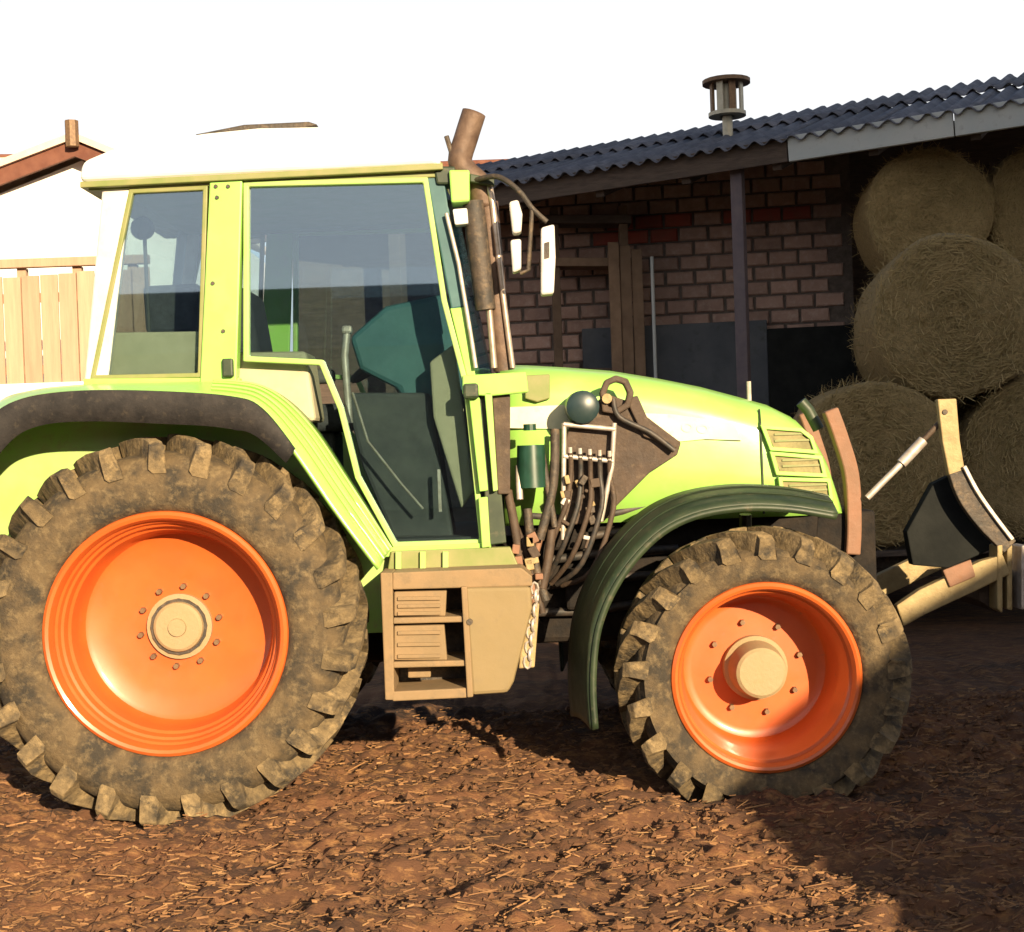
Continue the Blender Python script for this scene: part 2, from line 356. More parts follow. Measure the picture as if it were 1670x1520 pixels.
def stuff_quads(name, m, P, parent=None, n=4, **kw):
    """P: (N,n,3) polygons"""
    N = len(P); me = bpy.data.meshes.new(name); me.vertices.add(N*n); me.vertices.foreach_set('co', P.astype(np.float32).ravel())
    me.loops.add(N*n); me.loops.foreach_set('vertex_index', np.arange(N*n).astype(np.int32))
    me.polygons.add(N); me.polygons.foreach_set('loop_start', np.arange(0,N*n,n).astype(np.int32)); me.polygons.foreach_set('loop_total', np.full(N,n,np.int32))
    me.update(calc_edges=True); me.materials.append(MATS[m]); return me
def straw_bits(N, x0, x1, y0, y1, lmin, lmax, wmin, wmax, lift=0.004):
    x = RNG.uniform(x0,x1,N); y = y0+(y1-y0)*RNG.random(N)**1.25
    keep = np.ones(N, bool)
    for wh in (RW, FW):
        for yc in (wh['y'], 2.3-wh['y']):
            keep &= ~((np.abs(y-yc) < wh['w']/2+0.02) & (np.abs(x-wh['x']) < wh['R']*0.95))
    x = x[keep]; y = y[keep]; N = len(x)
    a = RNG.normal(R_(24), R_(30), N); L = RNG.uniform(lmin,lmax,N); w = RNG.uniform(wmin,wmax,N)
    dx, dy = np.cos(a)*L/2, np.sin(a)*L/2; px, py = -np.sin(a)*w/2, np.cos(a)*w/2
    tl = RNG.normal(0,0.16,N)*L; up = RNG.uniform(-0.3,0.8,N)*w
    z = ground_h(x,y)+lift+np.abs(tl)*0.4+RNG.uniform(0,0.006,N)
    P = np.zeros((N,4,3))
    for k,(sa,sb) in enumerate(((-1,-1),(1,-1),(1,1),(-1,1))):
        P[:,k,0] = x+sa*dx+sb*px; P[:,k,1] = y+sa*dy+sb*py; P[:,k,2] = z+sa*tl/2+sb*up
    return P
P = np.concatenate([straw_bits(26000,-3.3,3.3,-1.85,2.4,0.010,0.045,0.0018,0.0048), straw_bits(1300,-3.3,3.3,-1.85,1.5,0.05,0.12,0.002,0.0035,0.006)])
o = place('loose_straw', stuff_quads('loose_straw','straw',P), (0,0,0)); meta(o, 'scattered brown straw and chaff lying over the mud', 'straw', kind='stuff')
# clods
def clods(N):
    x = RNG.uniform(-3.3,3.3,N); y = -1.85+4.0*RNG.random(N)**1.2; r = 0.004+0.024*RNG.random(N)**4.0
    T = np.array([[1,0,0],[0,1,0],[-1,0,0],[0,-1,0],[0,0,1],[0,0,-0.6]])
    fc = np.array([[0,1,4],[1,2,4],[2,3,4],[3,0,4],[1,0,5],[2,1,5],[3,2,5],[0,3,5]])
    V = T[None]*r[:,None,None]*RNG.uniform(0.55,1.4,(N,6,1)); an = RNG.uniform(0,6.3,N); c,s_ = np.cos(an),np.sin(an)
    VX = V[...,0]*c[:,None]-V[...,1]*s_[:,None]; VY = V[...,0]*s_[:,None]+V[...,1]*c[:,None]
    V = np.stack([VX+x[:,None], VY+y[:,None], V[...,2]*0.75+(ground_h(x,y)+r*0.25)[:,None]], -1)
    return V[:,fc].reshape(-1,3,3)
o = place('mud_clods', stuff_quads('mud_clods','clod',clods(22000),n=3), (0,0,0)); meta(o, 'small brown mud clods strewn over the yard', 'mud', kind='stuff')

# ================================================================== TRACTOR
CY = 1.15                                     # tractor mid plane
T = empty('tractor', (-0.2, CY, 0.0))
meta(T, 'lime green farm tractor with white cab roof and orange wheel rims', 'tractor')

def make_wheel(p, name, rim_prof, hub_prof, rim_r, nl, bolt_r, nb, bolt_y, dirt, label):
    c = Vector((p['x'], p['y'], p['z'])); w = p['w']; R = p['R']
    E = empty(name, c, T); E['label'] = label
    hw = w/2; rr = rim_r
    prof = [(-hw*0.80, rr-0.004), (-hw*0.90, rr+0.006), (-hw*0.965, rr+0.03), (-hw*0.985, rr+0.07), (-hw*1.0, (rr+R)*0.5), (-hw*0.975, R-0.16), (-hw*0.90, R-0.125), (-hw*0.78, R-0.098), (-hw*0.4, R-0.080), (0, R-0.074)]
    prof = prof + [(-y, r) for y, r in prof[-2::-1]]
    MB().lathe(prof, c, 96).build('tyre', 'tyre_mud', E, smooth=40, origin=c)
    rim = MB().lathe(rim_prof, c, 72).build('rim', 'rim_orange', E, smooth=28, origin=c, solid=0)
    MB().lathe(hub_prof, c, 40).build('hub', 'hub_dust', E, smooth=30, origin=c)
    # lug: bar from just past the centre line out over the shoulder
    def lug_mesh(side):
        sts = []
        for t in (0, 0.3, 0.6, 0.85, 1.0):
            y = 0.025-t*(0.025+hw*0.93); th = (0.30*t**1.15)*0.80/R*0.88
            top = R-0.028*(abs(y)/hw)**2.2; sts.append((y, th, top-0.110, top, 0.026+0.012*t))
        y, th = -hw*1.005, 0.30*0.80/R*0.88+0.012
        q = R*0.17; sts.append((y-0.010, th, R-q, R-0.050, 0.040)); sts.append((-hw*1.03, th+0.012, R-q-0.02, R-q+0.035, 0.032))
        vs = []; fs = []; jt = lambda q: random.uniform(-q,q)
        for y, th, lo, hi, hwid in sts:
            for (r, k) in ((lo,-1.25),(hi,-0.85),(hi,0.85),(lo,1.25)):
                a = th+k*hwid/R+jt(0.006); r += jt(0.006) if r > lo else 0; vs.append((r*math.sin(a), side*(y+jt(0.004)), r*math.cos(a)))
        for i in range(len(sts)-1):
            for k in range(3): fs.append((i*4+k, i*4+k+1, i*4+k+5, i*4+k+4))
        fs += [(0,1,2,3)[::-1], tuple(len(vs)-4+k for k in range(4))]
        m = bpy.data.meshes.new('tread_lug'); m.from_pydata(vs, [], fs); m.update(); m.materials.append(MATS['lug_mud']); return m
    A, B = [lug_mesh(1) for _ in range(5)], [lug_mesh(-1) for _ in range(3)]
    for k in range(nl):
        for q, m in ((0, A), (0.5, B)):
            o = place('tread_lug', random.choice(m), c, E, bevel=0.009); o.rotation_euler = (0, 2*math.pi*(k+q)/nl+random.uniform(-0.008,0.008), 0)
            s_ = random.uniform(0.985,1.0); o.scale = (s_, 1, s_)
    bm = MB().lathe([(-0.020,0),(-0.020,0.013),(0.012,0.015)], (0,0,0), 6)
    b = bpy.data.meshes.new('bolt'); b.from_pydata(bm.v, [], bm.f); b.update(); b.materials.append(MATS['bolt_dark'])
    for k in range(nb):
        a = 2*math.pi*(k+0.3)/nb
        place('bolt', b, c+Vector((bolt_r*math.cos(a), bolt_y, bolt_r*math.sin(a))), E)
    return E
rear_rim = [(-0.150,0.552),(-0.185,0.550),(-0.212,0.540),(-0.222,0.526),(-0.216,0.512),(-0.190,0.503),(-0.165,0.500),(-0.155,0.490),(-0.130,0.484),(-0.122,0.473),(-0.085,0.466),(-0.074,0.454),(-0.02,0.448),(0.03,0.440),(0.055,0.428),(0.068,0.405),(0.080,0.30),(0.088,0.22),(0.090,0.19),(0.090,0.10),(0.090,0.0)]
rear_hub = [(0.11,0.150),(0.065,0.150),(0.060,0.118),(0.034,0.112),(0.026,0.10),(0.024,0.042),(0.012,0.040),(0.010,0.0)]
front_rim = [(-0.130,0.432),(-0.165,0.430),(-0.190,0.422),(-0.200,0.408),(-0.194,0.396),(-0.165,0.388),(-0.150,0.385),(-0.140,0.374),(-0.09,0.368),(-0.05,0.358),(0.02,0.350),(0.10,0.342),(0.135,0.330),(0.145,0.310),(0.146,0.290),(0.140,0.16),(0.140,0.0)]
front_hub = [(0.16,0.150),(0.100,0.148),(0.088,0.130),(-0.020,0.120),(-0.050,0.114),(-0.060,0.100),(-0.062,0.0)]
rw = make_wheel(RW, 'wheel', rear_rim, rear_hub, 0.545, 25, 0.185, 10, 0.081, 1, 'large near rear wheel with orange rim')
fw = make_wheel(FW, 'wheel', front_rim, front_hub, 0.425, 21, 0.215, 8, 0.134, 1, 'smaller near front wheel with deep dished orange rim')
for src, p, lab in ((rw, RW, 'far rear wheel'), (fw, FW, 'far front wheel')):
    E = empty('wheel', (p['x'], 2.3-p['y'], p['z']), T); E['label'] = lab; E.rotation_euler = (0, 0, math.pi)
    for ch in list(src.children):
        c = ch.copy(); col.objects.link(c); c.parent = E

# ---- rear fender
YF0, YF1 = 0.07, 0.42
Bp = spline([XZ(a,b,YF0) for a,b in ((-120,905),(-70,770),(-15,690),(40,656),(130,644),(260,645),(375,653),(425,672),(480,738),(545,832),(617,928))], 6)
Ap = spline([XZ(a,b,YF1) for a,b in ((-120,880),(-60,742),(-5,662),(50,640),(140,630),(260,626),(385,624),(450,642),(510,694),(572,786),(640,894))], 6)
for far in (0, 1):
    fy = (lambda y: 2.3-y) if far else (lambda y: y)
    rows = [[(b[0]+(a[0]-b[0])*t, fy(YF0+(YF1-YF0)*t), b[1]+(a[1]-b[1])*t+0.012*math.sin(math.pi*t)) for a, b in zip(Ap, Bp)] for t in np.linspace(0,1,7)]
    fe = MB().grid(rows).build('fender', 'lime', T, smooth=40, solid=0.018)
    if not far:
        for t in (0.25, 0.42, 0.62, 0.80):
            MB().tube([(b[0]+(a[0]-b[0])*t+0.006, YF0+(YF1-YF0)*t, b[1]+(a[1]-b[1])*t+0.014+0.012*math.sin(math.pi*t)) for a,b in list(zip(Ap,Bp))[34:]], 0.0075, 6).build('ridge', 'lime_dusty' if t in (0.42,0.8) else 'lime', fe, smooth=60)
    # rubber skirt along the outer edge
    Bs = Bp[6:48+1]; n = len(Bs); rows = []
    cen = Vector((RW['x'], RW['z']))
    for k in range(2):
        row = []
        for i, q in enumerate(Bs):
            d = (cen-Vector(q)).normalized(); wdt = 0.125 if i < n-10 else 0.125*(1-(i-(n-10))/9.0*0.55)
            p = Vector(q)+d*(wdt*k); row.append((p.x, fy(YF0-0.022), p.y))
        rows.append(row)
    top = [(q[0], fy(YF0+0.05), q[1]+0.014) for q in Bs]; edge = [(q[0], fy(YF0-0.02), q[1]+0.010) for q in Bs]
    MB().grid([top, edge]+rows).build('fender_skirt', 'black_rubber', fe, smooth=50, solid=0.016)
    # inner wall of the wheel arch
    low = [(q[0], q[1]) for q in Ap]
    wallp = low[::3] + [(low[-1][0], 0.75), (-2.0, 0.75)]
    MB().prism(wallp, fy(YF1+0.005), fy(YF1+0.03)).build('arch_panel', 'lime_dusty', fe)

# ---- cab
YC0, YC1 = 0.40, 1.90
def xz(pts, Y=YC0): return XZs(pts, Y)
door = xz([(398,297),(698,290),(729,490),(765,628),(792,888),(642,893),(580,780),(552,668),(522,596),(398,590)])
quarter = xz([(212,309),(340,303),(331,616),(148,620)])
for side in (0, 1):
    if side == 0: a0, a1, b0, b1, g = YC0-0.025, YC0+0.03, YC0-0.010, YC0+0.045, 'cab_glass'
    else: a0, a1, b0, b1, g = YC1-0.03, YC1+0.025, YC1-0.045, YC1+0.01, 'cab_glass_far'
    d = MB().ring(door, 0.026, a0, a1).build('door_frame', 'lime_dusty', T, bevel=0.006)
    gm = (a0+a1)/2
    MB().prism(inset(door, 0.024), gm-0.003, gm+0.003).build('door_glass', g, d)
    qf = MB().ring(quarter, 0.022, a0+0.006, a1-0.006).build('quarter_window_frame', 'olive', T, bevel=0.005)
    MB().prism(inset(quarter, 0.020), gm-0.003, gm+0.003).build('quarter_window_glass', g, qf)
    # pillars
    bp = MB().prism(xz([(345,290),(398,288),(388,626),(329,626)]), b0-0.03*(1-side*2), b1).build('door_pillar', 'lime', T, bevel=0.008)
    if side == 0:
        for (a,b) in ((352,304),(372,304),(354,322),(347,462),(364,540)):
            p = W(a,b,YC0-0.042); MB().lathe([(-0.006,0),(-0.006,0.009),(0.006,0.010)], p, 8).build('screw', 'dark_metal', bp)
        p = W(372,600,YC0-0.05); MB().box(p, (0.05,0.04,0.085)).build('hinge', 'dark_green', bp, bevel=0.008)
    MB().prism(xz([(168,300),(214,298),(176,622),(138,624)]), b0, b1).build('rear_pillar', 'mirror_white', T, bevel=0.010)
    MB().prism(xz([(138,618),(392,616),(392,634),(138,636)]), b0-0.012*(1-2*side), b1).build('waist_rail', 'lime', T, bevel=0.006)
    MB().prism(xz([(694,284),(722,282),(760,500),(736,505)]), b0, b1).build('windscreen_pillar', 'pillar_teal', T, bevel=0.008)  # upper pillar piece in dark teal, the piece below in lime
    MB().prism(xz([(734,503),(757,501),(777,622),(764,626)]), b0, b1).build('windscreen_pillar', 'lime', T, bevel=0.006)
    MB().prism(xz([(146,296),(722,266),(722,290),(146,312)]), b0-0.01*(1-2*side), b1).build('cant_rail', 'olive', T, bevel=0.005)
    # lower door post
    MB().prism(xz([(776,622),(800,622),(826,886),(796,890)]), b0+0.02, b1).build('front_post', 'dark_green', T, bevel=0.006)
    # sill
    MB().prism(xz([(632,892),(800,884),(802,898),(625,908)]), b0-0.03*(1-2*side), b1).build('door_sill', 'lime', T, bevel=0.006)
# lime uprights and brown post beside the door (near side only)
MB().prism(xz([(765,650),(782,648),(796,800),(782,802)],0.33), 0.33, 0.37).build('hinge_post', 'lime', T, bevel=0.005)
MB().prism(xz([(780,812),(795,810),(800,892),(786,894)],0.33), 0.33, 0.37).build('hinge_post', 'lime', T, bevel=0.005)
MB().prism(xz([(790,640),(802,640),(812,800),(804,802)],0.36), 0.36, 0.42).build('hinge_post', 'lime_dusty', T, bevel=0.005)
MB().prism(xz([(803,645),(832,643),(832,806),(812,806)],0.40), 0.40, 0.46).build('console_post', 'brown_steel', T, bevel=0.005)
MB().prism(xz([(754,612),(858,606),(862,640),(800,646),(754,644)],0.36), 0.36, 0.41).build('post_bracket', 'lime', T, bevel=0.008)
MB().box(W(768,638,0.32), (0.07,0.06,0.07)).build('door_hinge', 'dark_green', T, bevel=0.012)
# floor, rear and front panels
def YZbox(name, m, px, pz0, pz1, th, y0=YC0+0.05, y1=YC1-0.05, bev=0.006):
    MB().box((px, (y0+y1)/2, (pz0+pz1)/2), (th, y1-y0, pz1-pz0)).build(name, m, T, bevel=bev)
fx0, fz0 = XZ(640,888,YC0); fx1, _ = XZ(795,884,YC0)
MB().prism([(fx0-0.15,fz0-0.03),(fx1,fz0-0.03),(fx1,fz0+0.02),(fx0-0.15,fz0+0.02)], YC0+0.05, YC1-0.05).build('cab_floor', 'interior', T)
# rear window
ra = XZ(190,306,YC0); rb = XZ(150,622,YC0)
MB().add([(ra[0],YC0+.06,ra[1]),(ra[0],YC1-.06,ra[1]),(rb[0],YC1-.06,rb[1]),(rb[0],YC0+.06,rb[1])], [(0,1,2,3)]).build('rear_window', 'cab_glass_far', T, solid=0.006)
wa = XZ(712,288,YC0); wb = XZ(768,620,YC0)
MB().add([(wa[0],YC0+.06,wa[1]),(wa[0]+0.06,CY,wa[1]),(wa[0],YC1-.06,wa[1]),(wb[0],YC1-.06,wb[1]),(wb[0]+0.10,CY,wb[1]),(wb[0],YC0+.06,wb[1])], [(0,1,4,5),(1,2,3,4)]).build('windscreen', 'cab_glass_far', T, solid=0.006)
# firewall below windscreen
MB().prism([(wb[0]-0.02,wb[1]),(wb[0]+0.06,wb[1]),(fx1+0.02,fz0),(fx1-0.05,fz0)], YC0+0.08, YC1-0.08).build('firewall', 'interior', T)
# white roof
Yr = 0.33
roofp = [XZ(a,b,Yr) for a,b in ((126,296),(132,262),(180,242),(330,216),(420,207),(520,205),(640,216),(706,240),(722,268))]
MB().prism(roofp, Yr, 2.3-Yr).build('cab_roof', 'white_roof', T, bevel=0.035, segs=4)
MB().prism([XZ(a,b,Yr+0.2) for a,b in ((320,222),(400,206),(505,201),(520,206),(500,212),(400,218))], Yr+0.16, 2.3-Yr-0.16).build('roof_hatch', 'dark_metal', T, bevel=0.008)
MB().prism([XZ(a,b,Yr+.01) for a,b in ((130,296),(722,266),(722,276),(130,306))], Yr+0.012, 2.3-Yr-0.012).build('roof_gutter', 'olive', T, bevel=0.004)
MB().prism([XZ(a,b,0.36) for a,b in ((732,278),(766,278),(766,330),(736,332))], 0.34, 0.48).build('roof_bracket', 'lime', T, bevel=0.010)
MB().prism([XZ(a,b,0.36) for a,b in ((706,270),(742,270),(742,300),(712,300))], 0.37, 0.50).build('roof_corner', 'dark_green', T, bevel=0.010)
MB().prism([XZ(a,b,0.36) for a,b in ((738,342),(762,340),(764,366),(742,368))], 0.34, 0.42).build('work_lamp', 'lamp_lens', T, bevel=0.008)
MB().prism([XZ(a,b,0.36) for a,b in ((766,282),(806,290),(806,302),(766,296))], 0.37, 0.42).build('lamp_arm', 'dark_green', T, bevel=0.006)
MB().tube([W(728,348,0.36),W(748,430,0.36),W(770,560,0.36),W(776,600,0.36)], 0.010, 8).build('grab_rail', 'pale_steel', T, smooth=60)
# interior furniture
def sbox(name, m, c, d, bev, parent=T, rot=None): return MB().box(c, d, rot).build(name, m, parent, bevel=bev, segs=3, smooth=40)
sx0, sz0 = XZ(505,690,CY)
seat = sbox('seat', 'seat_fabric', (sx0-0.02, CY, sz0+0.02), (0.50,0.52,0.14), 0.05)
sbox('seat_backrest', 'seat_fabric', (sx0-0.27, CY, sz0+0.36), (0.13,0.48,0.66), 0.05, seat, Matrix.Rotation(R_(-8),3,'Y'))
sbox('seat_base', 'interior', (sx0-0.02, CY, sz0-0.22), (0.34,0.36,0.36), 0.03, seat)
sbox('armrest', 'interior', (sx0, CY-0.33, sz0+0.22), (0.36,0.09,0.07), 0.02, seat)
dx, dz = XZ(690,560,CY)
MB().prism([XZ(a,b,CY) for a,b in ((585,560),(640,512),(735,492),(752,560),(768,720),(700,760),(660,640),(600,610))], CY-0.42, CY+0.42).build('dashboard', 'dash_teal', T, bevel=0.025)
cx, cz = XZ(628,585,CY)
ring = []
for k in range(25):
    a = 2*math.pi*k/24; p = Vector((0.20*math.cos(a), 0.20*math.sin(a), 0)); p = Matrix.Rotation(R_(-32),3,'Y') @ p; ring.append((cx+p.x, CY+p.y, cz+p.z))
sw = MB().tube(ring, 0.017, 8, caps=False).build('steering_wheel', 'interior', T, smooth=60)
MB().tube([(cx,CY,cz),(cx+0.12,CY,cz-0.22),(cx+0.22,CY,cz-0.55)], 0.035, 10).build('steering_column', 'interior', sw, smooth=60)
for a in (0, 2.1, 4.2):
    p = Matrix.Rotation(R_(-32),3,'Y') @ Vector((0.20*math.cos(a),0.20*math.sin(a),0)); MB().tube([(cx,CY,cz),(cx+p.x,CY+p.y,cz+p.z)], 0.011, 6).build('spoke', 'interior', sw)
MB().tube([W(566,540,0.62),W(562,580,0.62),W(570,690,0.62)], 0.018, 8).build('lever', 'pale_steel', T, smooth=60)
MB().box(W(566,538,0.62), (0.05,0.05,0.04)).build('lever_knob', 'pale_steel', T, bevel=0.012)
MB().tube([W(575,640,0.47),W(600,720,0.47),W(655,790,0.47),W(690,830,0.47)], 0.007, 6).build('stay_rod', 'pale_steel', T, smooth=60)
MB().prism([XZ(a,b,0.60) for a,b in ((560,640),(700,640),(740,880),(640,880),(590,760))], 0.62, 1.0).build('side_console', 'interior', T, bevel=0.02)
MB().prism([XZ(a,b,0.9) for a,b in ((400,584),(520,582),(535,690),(420,690))], 0.46, 0.80).build('inner_fender_top', 'beige_trim', T, bevel=0.02)
MB().prism([XZ(a,b,0.5) for a,b in ((700,590),(740,560),(775,800),(752,830),(706,680))], 0.52, 0.60).build('dash_side', 'beige_trim', T, bevel=0.012)
MB().box(W(717,800,0.5), (0.014,0.02,0.20)).build('pedal_rod', 'pale_steel', T)
MB().prism([XZ(a,b,0.47) for a,b in ((182,542),(326,540),(322,612),(166,614))], 0.47, 0.53).build('rear_shelf', 'beige_trim', T, bevel=0.01)
MB().lathe([(-0.03,0),(-0.03,0.045),(0.0,0.06),(0.05,0.05),(0.05,0)], W(232,372,0.9), 14).build('rear_lamp', 'interior', T, smooth=50)
MB().tube([W(236,390,0.9),W(240,480,0.9),W(244,560,0.9)], 0.010, 6).build('lamp_stalk', 'interior', T)
MB().prism([XZ(a,b,1.2) for a,b in ((240,470),(330,465),(325,545),(245,545))], 1.1, 1.25).build('headrest', 'seat_fabric', T, bevel=0.02)

# ---- exhaust
def P3(a, b, y): return W(a, b, y)
ex = MB().tube([P3(822,604,0.52),P3(812,520,0.50),P3(800,400,0.48),P3(794,330,0.47)], [0.050,0.050,0.054,0.054], 18).build('exhaust_stack', 'exhaust', T, smooth=50)
MB().tube([P3(836,600,0.46),P3(820,480,0.44),P3(803,330,0.42),P3(797,304,0.44)], [0.014,0.014,0.016,0.02], 10).build('heat_shield_edge', 'exhaust_bright', ex, smooth=60)
MB().tube([P3(806,600,0.44),P3(798,505,0.43)], 0.016, 10).build('heat_shield_edge', 'exhaust_bright', ex, smooth=60)
MB().tube([P3(792,505,0.44),P3(778,385,0.42),P3(772,330,0.43)], [0.048,0.052,0.05], 16).build('muffler', 'dark_metal', ex, smooth=50)
MB().tube(spline([P3(790,340,0.47),P3(782,302,0.47),P3(762,282,0.47),P3(750,262,0.47),P3(760,225,0.47),P3(773,184,0.47)], 4), 0.054, 16, caps=False).build('exhaust_tip', 'exhaust', ex, smooth=50, solid=0.006)
MB().tube([P3(742,268,0.45),P3(728,222,0.45)], 0.012, 8).build('bracket_rod', 'dark_metal', ex)
# ---- mirrors
arm = MB().tube(spline([P3(768,296,0.40),P3(810,288,0.30),P3(845,310,0.24),P3(868,340,0.24),P3(892,362,0.24)], 5), 0.013, 8).build('mirror_arm', 'dark_metal', T, smooth=60)
MB().tube([P3(868,340,0.24),P3(862,440,0.24),P3(848,446,0.24)], 0.010, 8).build('mirror_stay', 'dark_metal', arm, smooth=60)
for nm, pts in (('mirror_head', ((830,330),(845,326),(852,350),(850,380),(836,382))), ('mirror_head', ((832,392),(850,390),(850,440),(836,446))), ('mirror_head', ((882,372),(904,366),(906,420),(903,480),(882,482)))):
    mh = MB().prism([XZ(a,b,0.22) for a,b in pts], 0.20, 0.29).build(nm, 'mirror_white', T, bevel=0.012, segs=3)
MB().prism([XZ(a,b,0.196) for a,b in ((888,396),(896,394),(896,420),(888,422))], 0.194, 0.1985).build('mirror_badge', 'dark_metal', T)

# ---- hood
tops = [(815,597,.40),(860,598,.42),(920,601,.43),(1000,607,.43),(1080,620,.43),(1150,634,.425),(1210,650,.42),(1260,664,.41),(1300,684,.395),(1328,712,.37),(1346,744,.345),(1358,782,.32),(1366,826,.30)]
rows = []
for (a,b,hw) in tops:
    x, zt = XZ(a, b, CY-hw*0.75); x = x
    zb = XZ(1200, 845, CY-0.42)[1]; hgt = max(zt-zb, 0.02); row = []
    rad = min(0.15, hgt*0.8)
    sec = [(-hw*0.98, zb), (-hw, zb+(hgt-rad)*0.5), (-hw*0.995, zt-rad)]
    for k in range(1, 6):
        q = k/5*math.pi/2; sec.append((-hw*0.995+rad*1.5*(1-math.cos(q)), zt-rad+rad*math.sin(q)))
    sec.append((-hw*0.3, zt+0.012))
    sec = sec+[(0, zt+0.018)]+[(-y, z) for y, z in sec[::-1]]
    rows.append([(x, CY+y, z) for y, z in sec])
hood = MB().grid(rows).build('hood', 'lime', T, smooth=50, solid=0.01)
r0 = rows[-1]
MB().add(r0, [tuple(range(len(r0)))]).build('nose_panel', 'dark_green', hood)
HY = CY-0.435
MB().tube([W(1238,668,CY-0.36),W(1240,690,CY-0.425),W(1243,760,CY-0.428),W(1246,838,CY-0.42)], 0.005, 6).build('panel_seam', 'dark_green', hood)
def on_hood(a, b, lift): return XZ(a, b, HY-lift)
# badge, cream stripe, vents
MB().prism([on_hood(a,b,.02) for a,b in ((856,612),(897,610),(897,650),(876,656),(856,650))], HY-0.022, HY+0.01).build('badge', 'olive', hood, bevel=0.006)
MB().prism([on_hood(a,b,.008) for a,b in ((832,664),(930,660),(930,700),(832,698))], HY-0.006, HY+0.004).build('decal_stripe', 'decal_cream', hood)
MB().prism([on_hood(a,b,.008) for a,b in ((1010,672),(1100,676),(1196,690),(1210,718),(1150,716),(1110,720),(1010,690))], HY-0.007, HY+0.004).build('decal_stripe', 'decal_cream', hood)
for k, px in enumerate((1121, 1146)):
    pts = [on_hood(px+10*math.cos(t), 697+2*k+8*math.sin(t), .012) for t in np.linspace(0, 2*math.pi, 13)[:-1]]
    MB().ring(pts, 0.010, HY-0.0105, HY-0.004).build('model_marking', 'decal_grey', hood)
for pts in (((1247,700),(1300,704),(1318,718),(1328,736),(1262,730)), ((1262,743),(1333,749),(1342,774),(1272,770)), ((1276,785),(1347,786),(1352,811),(1280,809))):
    poly = [XZ(a,b,CY-0.43) for a,b in pts]
    v = MB().ring([XZ(a,b,CY-0.435) for a,b in ((pts[0][0]-8,pts[0][1]-7),)+tuple((a+7,b-6) for a,b in pts[1:-2])+((pts[-2][0]+7,pts[-2][1]+5),(pts[-1][0]-7,pts[-1][1]+5))], 0.020, CY-0.450, CY-0.33).build('vent_frame', 'lime', hood, bevel=0.004)
    MB().prism(poly, CY-0.436, CY-0.34).build('vent_grille', 'slot_olive', v)
    (xa,za),(xb,zb_) = poly[0], poly[2]
    for t in (0.35,0.7):
        z = poly[-1][1]+(poly[0][1]-poly[-1][1])*t; MB().box(((poly[0][0]+poly[-2][0])/2+0.01, CY-0.440, z), (abs(poly[-2][0]-poly[-1][0])*0.86, 0.006, 0.010)).build('vent_slat', 'olive', v)
MB().tube([W(1306,655,CY-0.2),W(1318,668,CY-0.2),W(1335,700,CY-0.2)], 0.03, 8).build('nose_trim', 'dark_green', hood, smooth=60)
MB().tube([W(1222,654,CY),W(1221,622,CY)], 0.012, 8).build('hood_pin', 'pale_steel', hood)
# ---- engine, gearbox and axles under the hood
ez = XZ(1000,840,CY)[1]
MB().prism([(0.0,0.62),(1.45,0.62),(1.52,1.32),(0.0,1.55)], CY-0.36, CY+0.36).build('engine_block', 'engine_shade', T, bevel=0.03)
MB().prism([(-1.9,0.55),(0.05,0.55),(0.05,1.12),(-1.9,1.12)], CY-0.34, CY+0.34).build('gearbox', 'engine_shade', T, bevel=0.04)
MB().tube([(RW['x'],0.3,RW['z']),(RW['x'],2.0,RW['z'])], 0.13, 16).build('rear_axle', 'dark_metal', T, smooth=50)
MB().tube([(FW['x'],0.3,FW['z']),(FW['x'],2.0,FW['z'])], 0.10, 16).build('front_axle', 'dark_metal', T, smooth=50)
for k in range(5):
    z = 0.78+0.12*k; MB().tube([(0.05,CY-0.40,z),(0.35,CY-0.42,z+0.04*math.sin(k)),(0.8,CY-0.40,z+0.05)], 0.022, 8).build('hose', 'hose_black', T, smooth=60)
for (a,b,d) in ((925,870,(0.18,0.1,0.16)),(880,900,(0.12,0.12,0.2)),(955,960,(0.2,0.1,0.2))):
    MB().box(W(a,b,0.72), d).build('engine_casting', 'engine_shade', T, bevel=0.02)
# ---- front fender
Fo = spline([XZ(a,b,0.06) for a,b in ((966,1190),(962,1110),(972,1020),(1008,940),(1066,873),(1130,838),(1210,824),(1290,826),(1366,838))], 5)
Fi = [tuple(Vector((x,z))+(Vector((x,z))-Vector((FW['x'],FW['z']))).normalized()*0.075) for x, z in Fo]
rows = [[(x+(x2-x)*t, 0.06+0.42*t, z+(z2-z)*t+0.02*math.sin(math.pi*t)) for (x,z),(x2,z2) in zip(Fo,Fi)] for t in np.linspace(0,1,7)]
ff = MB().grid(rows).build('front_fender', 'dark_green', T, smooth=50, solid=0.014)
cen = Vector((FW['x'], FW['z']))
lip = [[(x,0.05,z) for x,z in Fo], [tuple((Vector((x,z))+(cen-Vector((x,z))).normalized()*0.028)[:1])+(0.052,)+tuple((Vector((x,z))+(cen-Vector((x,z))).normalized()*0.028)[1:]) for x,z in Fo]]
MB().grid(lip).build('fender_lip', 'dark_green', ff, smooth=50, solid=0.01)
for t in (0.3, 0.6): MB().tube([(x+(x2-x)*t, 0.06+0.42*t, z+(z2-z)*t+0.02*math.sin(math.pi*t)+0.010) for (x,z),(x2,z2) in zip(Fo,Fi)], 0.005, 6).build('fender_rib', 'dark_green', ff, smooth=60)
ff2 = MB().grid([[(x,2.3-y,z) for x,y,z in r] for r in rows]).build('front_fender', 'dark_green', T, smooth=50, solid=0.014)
MB().tube([(FW['x'],0.5,1.24),(FW['x'],0.55,0.95),(FW['x'],0.62,0.6)], 0.03, 8).build('fender_stay', 'dark_metal', T)
